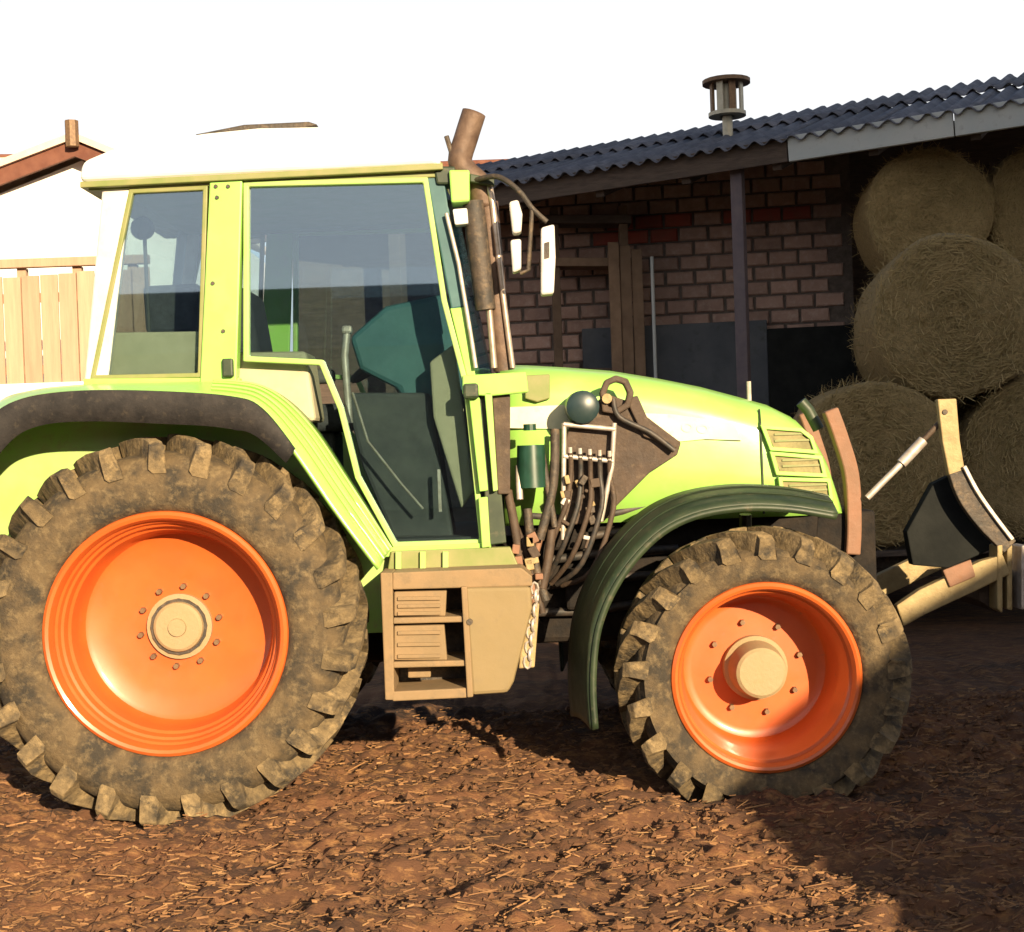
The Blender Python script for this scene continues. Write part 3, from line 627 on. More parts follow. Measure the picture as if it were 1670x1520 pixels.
# ---- steps and tank
YS = 0.14
def step(name, m, pts, y0, y1, parent=T, bev=0.006): return MB().prism([XZ(a,b,YS) for a,b in pts], y0, y1).build(name, m, parent, bevel=bev)
step('step_rail', 'step_tan', ((620,934),(640,934),(643,1142),(628,1142)), YS, YS+0.34)
step('step_top', 'step_tan', ((640,934),(850,926),(868,940),(868,956),(640,962)), YS+0.004, YS+0.36)
for k, (y0, y1) in enumerate(((966,1006),(1022,1078))):
    r = step('step_riser', 'step_tan', ((642,y0),(722-k*4+6,y0-2),(726+k*3,y1),(642,y1)), YS+0.02, YS+0.06)
    for q in range(3):
        yy = y0+8+q*(y1-y0-12)/2.3; step('grip_bar', 'step_tan', ((648,yy),(718,yy-1),(718,yy+5),(648,yy+6)), YS+0.008, YS+0.022, r, 0.002)
    step('step_tread', 'step_tan', ((641,y1+2),(760,y1-1),(760,y1+9),(641,y1+12)), YS+0.005, YS+0.30)
step('step_backplate', 'dark_metal', ((642,960),(756,958),(758,1128),(642,1132)), YS+0.28, YS+0.31)
step('step_bottom', 'step_tan', ((640,1128),(762,1122),(766,1138),(640,1144)), YS, YS+0.33)
step('step_strut', 'step_tan', ((662,1090),(700,1089),(700,1112),(662,1113)), YS+0.12, YS+0.15)
tk = step('side_tank', 'tank_tan', ((756,958),(866,956),(868,992),(856,1040),(838,1112),(828,1130),(768,1134)), YS-0.01, YS+0.38, bev=0.018)
step('tank_edge', 'step_tan', ((752,956),(762,956),(772,1136),(762,1137)), YS-0.016, YS+0.37)
MB().lathe([(-0.012,0),(-0.012,0.014),(0.012,0.016)], W(766,1014,YS-0.01), 10).build('latch', 'dark_metal', tk)
MB().prism([XZ(a,b,YS) for a,b in ((870,985),(880,985),(872,1090),(846,1092),(848,1070))], YS+0.02, YS+0.08).build('chain_guard', 'tan_steel', T, bevel=0.006)
MB().prism([XZ(a,b,0.3) for a,b in ((636,900),(832,893),(846,925),(630,934))], 0.34, 0.40).build('under_sill', 'olive', T, bevel=0.006)
for a in (645, 685, 722): MB().prism([XZ(q,b,0.31) for q,b in ((a,900),(a+9,900),(a+9,928),(a,928))], 0.315, 0.336).build('sill_tab', 'lime_dusty', T)
for k in range(11):
    p = W(872-k*1.2+4*(k%2), 960+k*12, 0.16); pts = []
    for q in range(9):
        t = q*2*math.pi/8; u = Vector((0.016*math.cos(t), 0, 0.028*math.sin(t)))
        if k % 2: u = Matrix.Rotation(R_(70),3,'Z') @ u
        pts.append(p+u)
    MB().tube(pts, 0.0065, 6, caps=False).build('chain_link', 'pale_steel', T, smooth=60)
# ---- loader console by the hood
YL = 0.55
def lc(name, m, pts, y0, y1, bev=0.006, parent=T): return MB().prism([XZ(a,b,YL) for a,b in pts], y0, y1).build(name, m, parent, bevel=bev)
cons = lc('loader_plate', 'brown_steel', ((930,690),(990,642),(1020,652),(1112,722),(1106,742),(1060,772),(1006,826),(985,852),(920,858),(912,760)), YL+0.03, YL+0.09)
for a,b,c,d in ((919,692,1003,700),(919,744,1000,752)): MB().tube([P3(a,b,YL-0.02),P3(c,d,YL-0.02)], 0.012, 8).build('coupler_bar', 'pale_steel', cons, smooth=60)
for a,b,c,d in ((920,690,918,880),(1002,690,998,760),(998,760,980,850)): MB().tube([P3(a,b,YL-0.015),P3(c,d,YL-0.015)], 0.012, 8).build('coupler_post', 'pale_steel', cons, smooth=60)
for k in range(5):
    p = P3(930+k*16, 738+k*1.5, YL-0.03); MB().zcyl(p-Vector((0,0,0.02)), 0.010, 0.045, 8).build('coupler', 'pale_steel', cons)
    MB().tube(spline([p, p+Vector((0.0,0.02,-0.10)), p+Vector((-0.03+0.01*k,0.0,-0.25)), p+Vector((-0.10,0.02,-0.42-0.03*k)), p+Vector((-0.16-0.02*k,0.15,-0.62))],4), 0.013, 8).build('hose', 'hose_black' if k%2 else 'brown_steel', T, smooth=60)
for k in range(16):
    a = 905+random.uniform(0,80); b = 770+random.uniform(0,120); p = P3(a,b,YL-0.03+random.uniform(-.02,.03))
    MB().box(p, (random.uniform(.015,.05),0.03,random.uniform(.012,.05)), Matrix.Rotation(random.uniform(-.6,.6),3,'Y')).build('fitting', random.choice(['pale_steel','tan_steel','brown_steel','dark_metal']), cons, bevel=0.004)
MB().lathe([(-0.05,0),(-0.05,0.055),(-0.035,0.078),(0.12,0.082),(0.14,0.05),(0.14,0)], P3(950,664,YL-0.02), 20).build('hydraulic_filter', 'canister_blue', T, smooth=50)
hk = MB().ring([XZ(a,b,YL) for a,b in ((982,672),(978,640),(986,620),(1004,612),(1024,618),(1034,640),(1028,664),(1008,676))], 0.030, YL-0.01, YL+0.05).build('loader_hook', 'brown_steel', T, bevel=0.008)
MB().tube([P3(990,650,YL-0.03),P3(990,650,YL+0.06)], 0.024, 12).build('hook_pin', 'tan_steel', hk, smooth=40)
MB().prism([XZ(a,b,YL) for a,b in ((1020,650),(1040,645),(1060,690),(1108,720),(1104,732),(1050,712))], YL+0.005, YL+0.028).build('hook_arm', 'brown_steel', hk, bevel=0.006)
MB().tube(spline([P3(1000,650,YL-.01),P3(1010,680,YL-.01),P3(1060,705,YL-.01),P3(1100,735,YL-.01)],5), 0.013, 8).build('hose', 'hose_black', T, smooth=60)
MB().zcyl(P3(868,795,0.50), 0.075, 0.20, 18, 0.065).build('fluid_bottle', 'canister_green', T, smooth=50)
MB().zcyl(P3(864,702,0.50), 0.03, 0.03, 12).build('bottle_cap', 'canister_green', T)
for k,(a,b,c,d,m) in enumerate(((846,760,848,815,'pale_steel'),(828,800,850,930,'brown_steel'),(884,740,905,860,'dark_metal'),(905,700,880,880,'dark_metal'),(838,850,885,1000,'brown_steel'),(860,830,890,980,'dark_metal'),(880,880,872,985,'rust_pink'),(900,860,884,960,'brown_steel'))):
    MB().tube(spline([P3(a,b,0.50),P3((a+c)/2+random.uniform(-12,12),(b+d)/2,0.47),P3(c,d,0.45)],4), 0.016+0.006*(k%2), 8).build('hose', m, T, smooth=60)
for k in range(10):
    p = P3(random.uniform(822,880), random.uniform(870,950), 0.40); MB().box(p, (random.uniform(.02,.07),0.05,random.uniform(.02,.06)), Matrix.Rotation(random.uniform(-.6,.6),3,'Y')).build('fitting', random.choice(['rust_pink','tan_steel','brown_steel']), T, bevel=0.005)
# ---- front guard and front linkage
band('front_guard', 'rust_pink', spline([XZ(a,b,0.80) for a,b in ((1356,668),(1372,712),(1390,775),(1394,850),(1392,905))],5), 0.036, 0.80, 0.88, T, 0.008)
band('front_guard', 'rust_pink', spline([XZ(a,b,0.80) for a,b in ((1356,668),(1372,712),(1390,775),(1394,850),(1392,905))],5), 0.036, 1.42, 1.50, T, 0.008)
MB().prism([(1.42,0.55),(1.80,0.55),(1.80,1.22),(1.50,1.22)], CY-0.30, CY+0.30).build('linkage_frame', 'engine_shade', T, bevel=0.02)
YB = 0.72
def fl(name, m, pts, y0, y1, bev=0.006, parent=T): return MB().prism([XZ(a,b,YB) for a,b in pts], y0, y1).build(name, m, parent, bevel=bev)
for yo in (0, 0.80):
    la = fl('lower_link', 'tan_steel', ((1462,988),(1500,962),(1600,915),(1636,905),(1648,936),(1610,955),(1510,1002),(1474,1022)), YB+yo, YB+yo+0.06)
fl('lower_link_knuckle', 'rust_pink', ((1536,930),(1582,912),(1590,940),(1548,958)), YB-0.015, YB-0.001)
up = fl('upright_bracket', 'tan_steel', ((1529,651),(1560,650),(1566,720),(1574,768),(1548,776),(1537,720)), YB, YB+0.045)
MB().lathe([(-0.006,0),(-0.006,0.013),(0.006,0.014)], W(1541,672,YB-0.001), 12).build('pin_hole', 'dark_metal', up)
band('bent_arm', 'dark_metal', spline([XZ(a,b,YB) for a,b in ((1561,768),(1576,808),(1606,850),(1648,892))],5), 0.042, YB, YB+0.045, T)
band('bent_arm', 'pale_steel', spline([XZ(a,b,YB) for a,b in ((1571,760),(1592,800),(1618,838),(1650,880))],5), 0.010, YB-0.02, YB-0.002, T)
rod = MB().tube([P3(1414,812,YB+.05),P3(1476,750,YB+.05)], 0.016, 10).build('tie_rod', 'pale_steel', T, smooth=60)
MB().tube([P3(1470,756,YB+.05),P3(1506,718,YB+.05)], 0.026, 10).build('rod_sleeve', 'pale_steel', rod, smooth=60)
MB().tube([P3(1500,724,YB+.05),P3(1534,688,YB+.05)], 0.014, 10).build('rod_end', 'brown_steel', rod, smooth=60)
fl('mast_plate', 'shade_black', ((1534,790),(1562,776),(1600,850),(1640,895),(1560,930),(1500,925),(1490,870)), YB+0.12, YB+0.20)  # black puts the shade over this plate into its colour
for a in (1626, 1644, 1664): fl('hitch_plate', 'tan_steel' if a<1660 else 'pale_steel', ((a,890),(a+9,888),(a+9,1000-(a-1626)*0.2),(a,994)), YB-0.03+0.001*a%0.05, YB+0.12)
fl('hitch_beam', 'brown_steel', ((1604,940),(1680,930),(1680,985),(1640,1005),(1612,985)), YB+0.13, YB+0.70)

# ================================================================== SHED WITH BALES
SA = R_(25); su = Vector((math.cos(SA), -math.sin(SA), 0)); sn = Vector((math.sin(SA), math.cos(SA), 0)); SO = Vector((2.63, 7.3, 0))
def S(u, n, z): return SO+su*u+sn*n+Vector((0,0,z))
RS = Matrix((su, sn, Vector((0,0,1)))).transposed()
SH = empty('open_shed', S(0, 2, 0)); meta(SH, 'open-fronted farm shed with corrugated roof and pinkish brick back wall', 'shed')
def ez(u): return 4.16+0.035*u                # underside of the fascia
tilt = Matrix.Rotation(-math.atan(0.035),3,'Y')
def sbx(name, m, u, n, z, d, bev=0.006, tl=False, parent=SH):
    r = RS @ (tilt if tl else Matrix.Identity(3)); return MB().box(S(u,n,z), d, r).build(name, m, parent, bevel=bev)
PITCHR = math.tan(R_(16.5)); RL = 3.6
roof = empty('roof', S(0,1.5,4.3), SH)
k = 0
for c in range(2):
    for j in range(-7, 9):
        u0 = j*0.88; rows = []
        n0 = -0.22+c*1.85; n1 = n0+2.0
        for n in np.linspace(n0, n1, 4):
            rows.append([S(u, n, ez(u)+0.27+n*PITCHR+0.028*math.cos(2*math.pi*u/0.176)+0.03*c*0+ (0.035 if c and n==n0 else 0) +random.uniform(-.004,.004)) for u in np.linspace(u0, u0+0.93, 43)])
        MB().grid(rows).build('roof_sheet', 'roof_cement', roof, smooth=60, solid=0.008)
sbx('fascia_board', 'wood_dark', -2.98, -0.12, ez(-2.98)+0.12, (6.2,0.035,0.22), tl=True)
for j in range(4): sbx('gutter_panel', 'fascia_pale', 0.88+1.5*j, -0.15, ez(0.88+1.5*j)+0.12, (1.49,0.05,0.24), tl=True)
for j in range(-5, 8): sbx('rafter', 'wood_dark', j*0.9, 1.6, ez(j*0.9)+0.06+1.6*PITCHR, (0.09,3.4*1.03,0.16)).rotation_euler = (0,0,0)
for o in [q for q in SH.children if q.name.startswith('rafter')]:
    ax = su; o.rotation_mode = 'QUATERNION'
    from mathutils import Quaternion
    o.rotation_quaternion = Quaternion(ax, math.atan(PITCHR))
for u in (-4.2, 6.4): sbx('post', 'wood_dark', u, 0.05, ez(u)/2, (0.14,0.14,ez(u)), 0.01)
pu = -0.42
sbx('post', 'post_purple', pu, 0.05, ez(pu)/2+0.05, (0.115,0.115,ez(pu)+0.1), 0.008)
# brick wall (more nearly square to the viewer)
WA = R_(10); wu = Vector((math.cos(WA), -math.sin(WA), 0)); wnv = Vector((math.sin(WA), math.cos(WA), 0)); WO = Vector((2.43, 9.2, 0))
def WS(u, n, z): return WO+wu*u+wnv*n+Vector((0,0,z))
RWl = Matrix((wu, wnv, Vector((0,0,1)))).transposed()
def wbx(name, m, u, n, z, d, bev=0.004, parent=SH): return MB().box(WS(u,n,z), d, RWl).build(name, m, parent, bevel=bev)
bwv = [WS(u,n,z) for n in (0.02,0.22) for u,z in ((-3.3,0),(1.3,0),(1.3,4.98),(-3.3,4.30))]
bw = MB().add(bwv, [(0,1,2,3),(7,6,5,4),(0,4,5,1),(1,5,6,2),(2,6,7,3),(3,7,4,0)]).build('back_wall', 'mortar', SH)
BL, BH = 0.318, 0.158
variants = []
for k in range(5):
    mb = MB(); L, H = BL-0.022-random.uniform(0,0.008), BH-0.020
    jit = lambda: random.uniform(-0.005,0.005)
    c = 0.012
    vs = []
    for y, g in ((0.05,0),(-0.012,0),(-0.024-random.uniform(0,.006),c)):
        for sx_, sz_ in ((-1,-1),(1,-1),(1,1),(-1,1)): vs.append((sx_*(L/2-g)+jit(), y+(jit()*0.5), sz_*(H/2-g)+jit()*0.7))
    fs = [(8,9,10,11)]+[(i, (i+1)%4, 4+(i+1)%4, 4+i) for i in range(4)]+[(4+i,4+(i+1)%4,8+(i+1)%4,8+i) for i in range(4)]
    m1 = bpy.data.meshes.new('brick'); m1.from_pydata(vs, [], fs); m1.update(); m1.materials.append(MATS['brick'])
    m2 = m1.copy(); m2.materials.clear(); m2.materials.append(MATS['brick_red']); variants.append((m1, m2))
for r in range(14):
    z = 2.42+r*BH
    for j in range(-9, 4):
        u = j*BL+(BL/2 if r%2 else 0)+0.10
        if u < -2.9 or u > 1.14: continue
        red = (z > 3.82 and z < 4.12 and -1.35 < u < -0.40) or (3.95 < z < 4.15 and 0.0 < u < 0.75)
        o = place('brick', random.choice(variants)[1 if red else 0], WS(u, 0.02, z), bw)
        o.rotation_euler = (0, 0, -WA)
# lower rendered panel, black panel for the dark opening, other things at the wall
wbx('wall_panel', 'render_grey', -0.62, -0.06, 1.43, (2.0, 0.10, 2.86), 0.01)
wbx('dark_side_wall', 'wood_dark', 4.3, 0.7, 2.5, (6.0, 0.1, 5.0))
MB().box((-1.42,10.0,2.2),(2.0,0.1,4.4)).build('dark_side_wall', 'wood_dark', SH)
meta(MB().box(WS(0.84, -0.12, 1.38), (0.92, 0.06, 2.76), RWl).build('opening_panel', 'shade_black', None, bevel=0.01), 'black panel painted as the dark opening in the wall beside the bales', 'dark_opening')  # added panel, black in place of a dark doorway recess
def thing(name, label, cat, loc): return meta(empty(name, loc), label, cat)
# clutter at the left end of the shed
t = thing('timber_shelf', 'dark wooden shelf against the left end of the brick wall', 'shelf', WS(-1.75,-0.3,0))
def cbox(name, m, px0, py0, px1, py1, Y, th, parent, bev=0.006):
    return MB().prism([XZ(a,b,Y) for a,b in ((px0,py0),(px1,py0),(px1,py1),(px0,py1))], Y, Y+th).build(name, m, parent, bevel=bev)
zs = XZ(960,352,9.0)[1]
for a in (905, 1018): x = XZ(a,400,9.0)[0]; MB().box((x, 9.1, zs/2+0.05), (0.09,0.2,zs+0.1)).build('upright', 'wood_brown', t, bevel=0.006)
for b in (350, 420, 600): cbox('shelf_board', 'wood_dark' if b!=420 else 'wood_brown', 880, b, 1030, b+14, 8.95, 0.35, t)
t = thing('wooden_plank', 'weathered brown planks propped beside the pale tool handle', 'plank', WS(-1.05,-0.3,0))
for k in range(3):
    x = XZ(1000+k*19, 400, 8.9)[0]; h = XZ(1000,395+k*6,8.9)[1]; MB().box((x, 8.9+0.02*k, h/2), (0.115,0.03,h)).build('board', 'wood_brown', t, bevel=0.004)
t = thing('tool_handle', 'thin pale wooden tool handle standing against the brick wall', 'tool', W(1062,640,8.8))
x, h = XZ(1062,418,8.8); hz = MB().tube([(x,8.8,0.03),(x+0.01,8.83,h)], 0.019, 8).build('shaft', 'fascia_pale', t, smooth=60)
MB().box((x,8.8,0.12), (0.24,0.03,0.2)).build('blade', 'dark_metal', t, bevel=0.01)
# old dark tyre leaning and rusty drum
def lean_tyre(loc, Rr, w, rz, label):
    prof = [(-w/2*.7,Rr*.6),(-w/2,Rr*.72),(-w/2*.95,Rr*.9),(-w/2*.6,Rr),(w/2*.6,Rr),(w/2*.95,Rr*.9),(w/2,Rr*.72),(w/2*.7,Rr*.6),(-w/2*.7,Rr*.6)]
    mb = MB().lathe(prof, (0,0,0), 36); rot = Matrix.Rotation(rz,3,'Z') @ Matrix.Rotation(R_(-10),3,'X')
    mb.v = [tuple(rot @ Vector(p)+Vector(loc)) for p in mb.v]
    return meta(mb.build('old_tyre', 'black_rubber', None, smooth=40), label, 'tyre')
x, _ = XZ(935,600,8.3); lean_tyre((x,8.3,0.78), 0.78, 0.36, 0.2, 'large black old tyre leaning in the dark left end of the shed')
t = thing('stacked_pallet', 'stack of dark wooden pallets below the old tyre in the shed', 'pallet', (XZ(905,600,7.6)[0],7.6,0))
for k in range(9):
    for q in range(3): MB().box((XZ(905,600,7.6)[0]-0.3+0.3*q, 7.6, 0.04+0.15*k), (0.1,1.0,0.08)).build('bearer', 'wood_brown', t)
    MB().box((XZ(905,600,7.6)[0], 7.6, 0.095+0.15*k), (0.85,1.0,0.022)).build('deck', 'wood_brown', t, bevel=0.003)
dz0 = 0.095+0.15*8+0.013
t = thing('rusty_drum', 'rusty red drum standing in the shed behind the exhaust', 'drum', (XZ(872,540,7.6)[0],7.5,dz0))
xd = XZ(872,540,7.6)[0]
MB().zcyl((xd,7.5,dz0), 0.27, 0.85, 24).build('shell', 'rust_pink', t, smooth=50, bevel=0.01)
for q in (0.27,0.56): MB().zcyl((xd,7.5,dz0+q), 0.283, 0.03, 24).build('hoop', 'rust_pink', t, smooth=50)
# flue pipe on the shed roof
fp = W(1187,215,8.9); zr = None
ul = (fp-SO).dot(su); nl_ = (fp-SO).dot(sn); zr = ez(ul)+0.27+nl_*PITCHR
t = thing('flue_pipe', 'galvanised flue pipe with slotted cowl on the shed roof', 'chimney', (fp.x,8.9,zr))
ztop = XZ(1187,131,8.9)[1]; zc = XZ(1187,190,8.9)[1]
MB().zcyl((fp.x,8.9,zr-0.05), 0.055, zc-zr+0.08, 14).build('pipe', 'galv', t, smooth=60)
MB().zcyl((fp.x,8.9,zc), 0.20, 0.04, 18).build('cowl_base', 'galv', t, smooth=40)
MB().zcyl((fp.x,8.9,ztop-0.04), 0.255, 0.04, 18).build('cowl_lid', 'bolt_dark', t, smooth=40)
for q in range(8):
    a = q*math.pi/4+0.2; MB().box((fp.x+0.165*math.cos(a), 8.9+0.165*math.sin(a), (zc+ztop)/2), (0.07,0.02,ztop-zc-0.04), Matrix.Rotation(a+math.pi/2,3,'Z')).build('cowl_blade', 'galv' if q%2 else 'bolt_dark', t)
MB().zcyl((fp.x,8.9,zc), 0.085, ztop-zc-0.05, 12).build('inner_pipe', 'galv', t, smooth=60)

# ---- bales on a flat wagon
BR = 0.665; BLn = 1.2; BA = R_(10)
def make_bale(seed):
    rg = random.Random(seed); n = 56; mb = MB(); rows = []
    prof = []
    for r in (0, 0.08,0.17,0.26,0.35,0.44,0.52,0.585): prof.append((-BLn/2, r))
    prof += [(-BLn/2+0.02, 0.63), (-BLn/2+0.07, 0.655)] + [(y, BR) for y in np.linspace(-BLn/2+0.14, BLn/2-0.14, 9)] + [(BLn/2-0.07,0.655),(BLn/2-0.02,0.63),(BLn/2,0.55),(BLn/2,0)]
    mb.lathe(prof, (0,0,0), n); vs = []
    ph = [rg.uniform(0,6.3) for _ in range(6)]
    for x, y, z in mb.v:
        a = math.atan2(z, x); r = math.hypot(x, z)
        k = 1+0.016*math.sin(3*a+ph[0])+0.010*math.sin(5*a+ph[1])-0.012*abs(math.cos(3.5*a+ph[5]))
        dy = 0.02*math.sin(9*r*6+a+ph[2])*0.5+rg.uniform(-0.014,0.014)+0.03*math.sin(a*2+ph[3])*(r/BR)
        q = rg.uniform(-0.010,0.010)
        vs.append((x*k*(1+q), y+(dy if abs(y) > BLn/2-0.01 else 0), z*k*(1+q)))
    mb.v = vs; m = bpy.data.meshes.new('bale_body'); m.from_pydata(mb.v, [], mb.f); m.update(); m.materials.append(MATS['hay']); m.shade_smooth(); m['sm'] = 1
    # fuzzy straw ends
    N = 5200; rr = np.random.default_rng(seed); face = rr.random(N) < 0.62
    a = rr.uniform(0,2*np.pi,N); r = np.where(face, BR*np.sqrt(rr.random(N))*0.97, BR*0.99); y = np.where(face, -BLn/2, rr.uniform(-BLn/2,BLn/2,N))
    c = np.stack([r*np.cos(a), y, r*np.sin(a)],-1); nrm = np.where(face[:,None], np.array([0,-1.,0]), np.stack([np.cos(a),0*a,np.sin(a)],-1))
    tg = np.stack([-np.sin(a),0.2*rr.normal(size=N),np.cos(a)],-1)*np.where(rr.random(N)<0.5,1,-1)[:,None]+0.55*rr.normal(size=(N,3)); tg += nrm*rr.uniform(-0.1,0.55,N)[:,None]
    tg /= np.linalg.norm(tg,axis=1)[:,None]; L = rr.uniform(0.03,0.11,N)[:,None]; sd_ = np.cross(tg,nrm); sd_ /= np.linalg.norm(sd_,axis=1)[:,None]+1e-6; wd = rr.uniform(0.0015,0.0045,N)[:,None]
    c = c+nrm*0.006
    Pq = np.stack([c-sd_*wd, c+sd_*wd, c+tg*L+sd_*wd*0.6, c+tg*L-sd_*wd*0.6], 1)
    return m, stuff_quads('straw_ends','hay_straw',Pq)
bale_meshes = [make_bale(s) for s in (3, 14, 27)]
YBale = 5.55
bx, bz = XZ(1537,526,YBale)
bed_z = bz-BR*math.sqrt(3)*0.985-BR
lowz = bed_z+BR
bales = [((bx,YBale,lowz+BR*math.sqrt(3)*0.985), 0, 0.3, 'round hay bale on top of the front stack, its end facing the viewer'),
         ((bx-BR*1.005,YBale-0.02,lowz), 1, 2.1, 'round hay bale at lower left of the stack, behind the tractor nose'),
         ((bx+BR*1.005,YBale+0.02,lowz), 2, 4.0, 'round hay bale at lower right of the stack, beside the upright bracket')]
yb = YBale+2.1
xb = XZ(1492,392,yb)[0]
for lv, k0, nm in ((0,2,'lowest'), (1,1,'middle'), (2,0,'topmost')):
    bales += [((xb+0.03*lv,yb,bed_z+0.6+1.19*lv), k0, 1.0+1.7*lv, nm+' hay bale of the left column in the back row under the roof'),
              ((xb+1.24-0.03*lv,yb,bed_z+0.6+1.19*lv), (k0+1)%3, 2.6+1.1*lv, nm+' hay bale of the right column in the back row under the roof')]
for loc, k, rot, lab in bales:
    e = empty('hay_bale', (loc[0], loc[1], loc[2])); meta(e, lab, 'hay bale', 'round hay bales stacked by the shed')
    e.rotation_euler = (0, rot, -BA*0.6)
    if 'back row' in lab: e.scale = (0.9,0.9,0.9)
    b1 = place('bale_body', bale_meshes[k][0], loc, e); s1 = place('straw_ends', bale_meshes[k][1], loc, e); s1['kind'] = 'stuff'
wg = thing('flat_wagon', 'low dark flat wagon carrying the stack of hay bales', 'wagon', (bx+0.1, YBale+0.7, 0))
for k in range(16):
    MB().box((bx+0.2, YBale-0.55+k*0.215, bed_z-0.045), (4.0,0.205,0.045)).build('deck_plank', 'wood_dark', wg, bevel=0.005)
for q in (-0.3, 0.8, 2.3): MB().box((bx+0.2, YBale+q, bed_z-0.13), (3.9,0.12,0.12)).build('chassis_beam', 'dark_metal', wg, bevel=0.008)
for a in (-1.2, 1.5):
    for q in (-0.35, 1.75):
        MB().lathe([(-0.11,0.12),(-0.11,0.20),(-0.10,0.27),(-0.06,0.30),(0.06,0.30),(0.10,0.27),(0.11,0.20),(0.11,0.12),(0.04,0.0)], (bx+a, YBale+q, 0.30), 28).build('wheel', 'black_rubber', wg, smooth=40)
    MB().tube([(bx+a,YBale-0.4,0.30),(bx+a,YBale+1.8,0.30)], 0.05, 8).build('axle', 'dark_metal', wg)
    MB().box((bx+a, YBale+0.7, (0.30+bed_z-0.19)/2+0.02), (0.14,1.6,max(0.1,bed_z-0.19-0.30))).build('axle_block', 'dark_metal', wg)

# ================================================================== HOUSE AT LEFT, FAR BARN
HYd = 11.8
hc = W(150, 700, HYd); 
HS = empty('farmhouse', (hc.x, HYd, 0)); meta(HS, 'whitewashed gabled house beyond the cab rear, with dark red verge board', 'house')
gp = [XZ(a,b,HYd) for a,b in ((-190,385),(133,262),(300,330))]
MB().prism([(gp[0][0]+0.3,0),(gp[2][0],0),gp[2],gp[1],(gp[0][0]+0.3,gp[0][1]+0.05)], HYd, HYd+7).build('wall', 'house_white', HS)
for nm, q0, q1 in (('verge_board', gp[0], gp[1]), ('verge_board', gp[1], gp[2])):
    MB().prism([(q0[0],q0[1]),(q1[0],q1[1]),(q1[0],q1[1]+0.20),(q0[0],q0[1]+0.20)], HYd-0.28, HYd-0.22).build(nm, 'fascia_red', HS)
    MB().prism([(q0[0],q0[1]+0.203),(q1[0],q1[1]+0.203),(q1[0],q1[1]+0.29),(q0[0],q0[1]+0.29)], HYd-0.34, HYd+7).build('roof_slope', 'tile_pale', HS)
MB().tube([(gp[1][0],HYd-0.36,gp[1][1]+0.10),(gp[1][0],HYd-0.36,gp[1][1]+0.42)], 0.085, 8).build('ridge_end', 'bolt_dark', HS)
# taller wing behind
wp = [XZ(a,b,HYd+7.5) for a,b in ((-160,216),(128,232),(230,240),(230,420),(-160,420))]
MB().prism([wp[0],wp[2],(wp[2][0],0),(wp[0][0],0)], HYd+9.5, HYd+15).build('rear_wing', 'house_white', HS)
for k in range(6):
    t0,t1 = k/6,(k+1.12)/6; za = wp[0][1]-1.9; rows=[]
    MB().add([(wp[0][0]-.2,HYd+7.4+2.4*t0,za+1.9*t0+.07),(wp[2][0]+.2,HYd+7.4+2.4*t0,za-0.15+1.9*t0+.07),(wp[2][0]+.2,HYd+7.4+2.4*min(t1,1),za-0.15+1.9*min(t1,1)+.03),(wp[0][0]-.2,HYd+7.4+2.4*min(t1,1),za+1.9*min(t1,1)+.03)], [(0,1,2,3)]).build('tile_course', 'tile_pale', HS, solid=0.03)
MB().tube([(wp[0][0]-.2,HYd+9.8,wp[0][1]+.03),(wp[2][0]+.2,HYd+9.8,wp[0][1]-.12)], 0.06, 8).build('ridge', 'fascia_red', HS)
# boarded fence in front of the house
YFn = 9.6
fn = empty('board_fence', (W(60,650,YFn).x, YFn, 0)); meta(fn, 'tall pale wooden board fence in front of the white house', 'fence')
x0 = XZ(-80,600,YFn)[0]; x1 = XZ(250,600,YFn)[0]; bwid = 0.205; zt = XZ(80,452,YFn)[1]; zb = XZ(80,624,YFn)[1]
k = 0; x = x0
while x < x1:
    hh = zt+random.uniform(-0.012,0.012)+0.03*(x-x0)
    MB().box((x+bwid/2, YFn+random.uniform(-.006,.006), (hh+zb)/2), (bwid-0.012,0.028,hh-zb)).build('board', 'board_pink', fn, bevel=0.004); x += bwid
for z in (zt-0.22, zb+0.15): MB().box(((x0+x1)/2, YFn+0.045, z), (x1-x0,0.06,0.10)).build('rail', 'board_pink', fn)
MB().box(((x0+x1)/2, YFn+0.10, zb/2), (x1-x0,0.26,zb)).build('plinth', 'house_white', fn, bevel=0.01)
MB().box(((x0+x1)/2, YFn+0.0, zt+0.16), (x1-x0,0.10,0.10)).build('cap_rail', 'board_pink', fn, bevel=0.008)
for q in range(4): MB().box((x0+0.2+q*(x1-x0-0.4)/3, YFn+0.07, zt/2+0.05), (0.1,0.09,zt+0.12)).build('post', 'board_pink', fn)
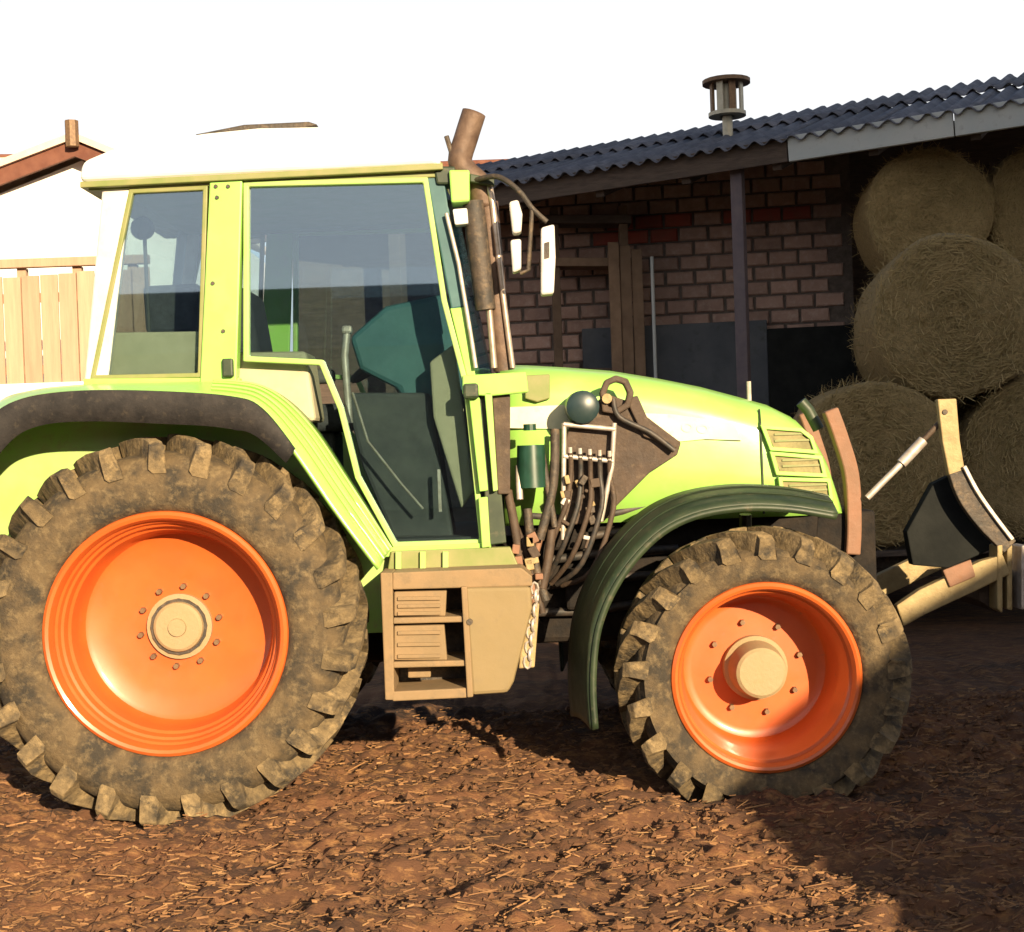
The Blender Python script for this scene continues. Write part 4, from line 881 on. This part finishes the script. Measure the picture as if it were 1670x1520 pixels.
# far pale roof seen over the shed
YR = 30.0
fb = empty('distant_barn', (W(920,700,YR).x, YR, 0)); meta(fb, 'distant pale roofed barn showing over the shed roof', 'barn')
x0 = XZ(640,222,YR)[0]; x1 = XZ(1036,226,YR)[0]; zr = XZ(920,222,YR)[1]
MB().box(((x0+x1)/2, YR+3.0, (zr-2.0)/2), (x1-x0-0.6, 6.0, zr-2.0)).build('wall', 'house_white', fb)
for k in range(4):
    t0, t1 = k/4, (k+1)/4+0.02
    MB().add([(x0,YR-0.5+3.5*t0,zr-2.2+2.1*t0+0.06),(x1,YR-0.5+3.5*t0,zr-2.2+2.1*t0+0.06),(x1,YR-0.5+3.5*t1,zr-2.2+2.1*t1),(x0,YR-0.5+3.5*t1,zr-2.2+2.1*t1)], [(0,1,2,3)]).build('roof_course', 'tile_pale', fb, solid=0.06)
MB().add([(x0,YR+3,zr-0.1),(x1,YR+3,zr-0.1),(x1,YR+6.5,zr-2.2),(x0,YR+6.5,zr-2.2)], [(0,1,2,3)]).build('roof_slope', 'tile_pale', fb, solid=0.06)
MB().tube([(x0,YR+3,zr-0.02),(x1,YR+3,zr-0.02)], 0.10, 8).build('ridge', 'fascia_red', fb)

# ================================================================== unseen yard buildings added for shade and reflections
b = empty('shade_barn', (12, -8.2, 0)); meta(b, 'unseen barn right of the yard, outline shaped to cast its shade', 'barn')
MB().prism([(4.25,0),(6.8,0),(6.8,4.15),(6.2,3.90),(5.55,3.46),(4.77,3.05),(4.25,2.25)], -9.0, -7.3).build('lean_to_wall', 'barn_wall', b)  # lean-to outline and depth shaped so the shadow falls over yard and tyre
MB().prism([(6.81,0),(18,0),(18,10.5),(12.5,12.8),(6.81,11.9)], -9.0, -7.3).build('wall', 'barn_wall', b)
MB().add([(4.2,-7.25,2.2),(4.2,-9.0,2.2),(4.77,-9.0,3.07),(4.77,-7.25,3.07),(6.8,-7.25,4.17),(6.8,-9.0,4.17)], [(0,1,2,3),(3,2,5,4)]).build('lean_to_roof', 'roof_cement', b, solid=0.02)
MB().box((5.6,-7.27,1.0), (1.4,0.06,2.0)).build('door', 'wood_brown', b)
b = empty('reflection_stable', (-8, -34, 0)); meta(b, 'unseen stable behind the viewer, added for the cab glass reflections', 'stable')
MB().box((-8,-34,2.2), (40,6,4.4)).build('wall', 'barn_wall', b)  # out of view, gives the cab glass a dark band to reflect
MB().prism([(-28.5,4.3),(12.5,4.3),(12.2,6.2),(-28.2,6.2)], -35.5, -32.5).build('roof', 'roof_cement', b)
for k in range(5): MB().box((-24+k*8,-30.96,1.2), (2.2,0.08,2.4)).build('door', 'wood_brown', b)
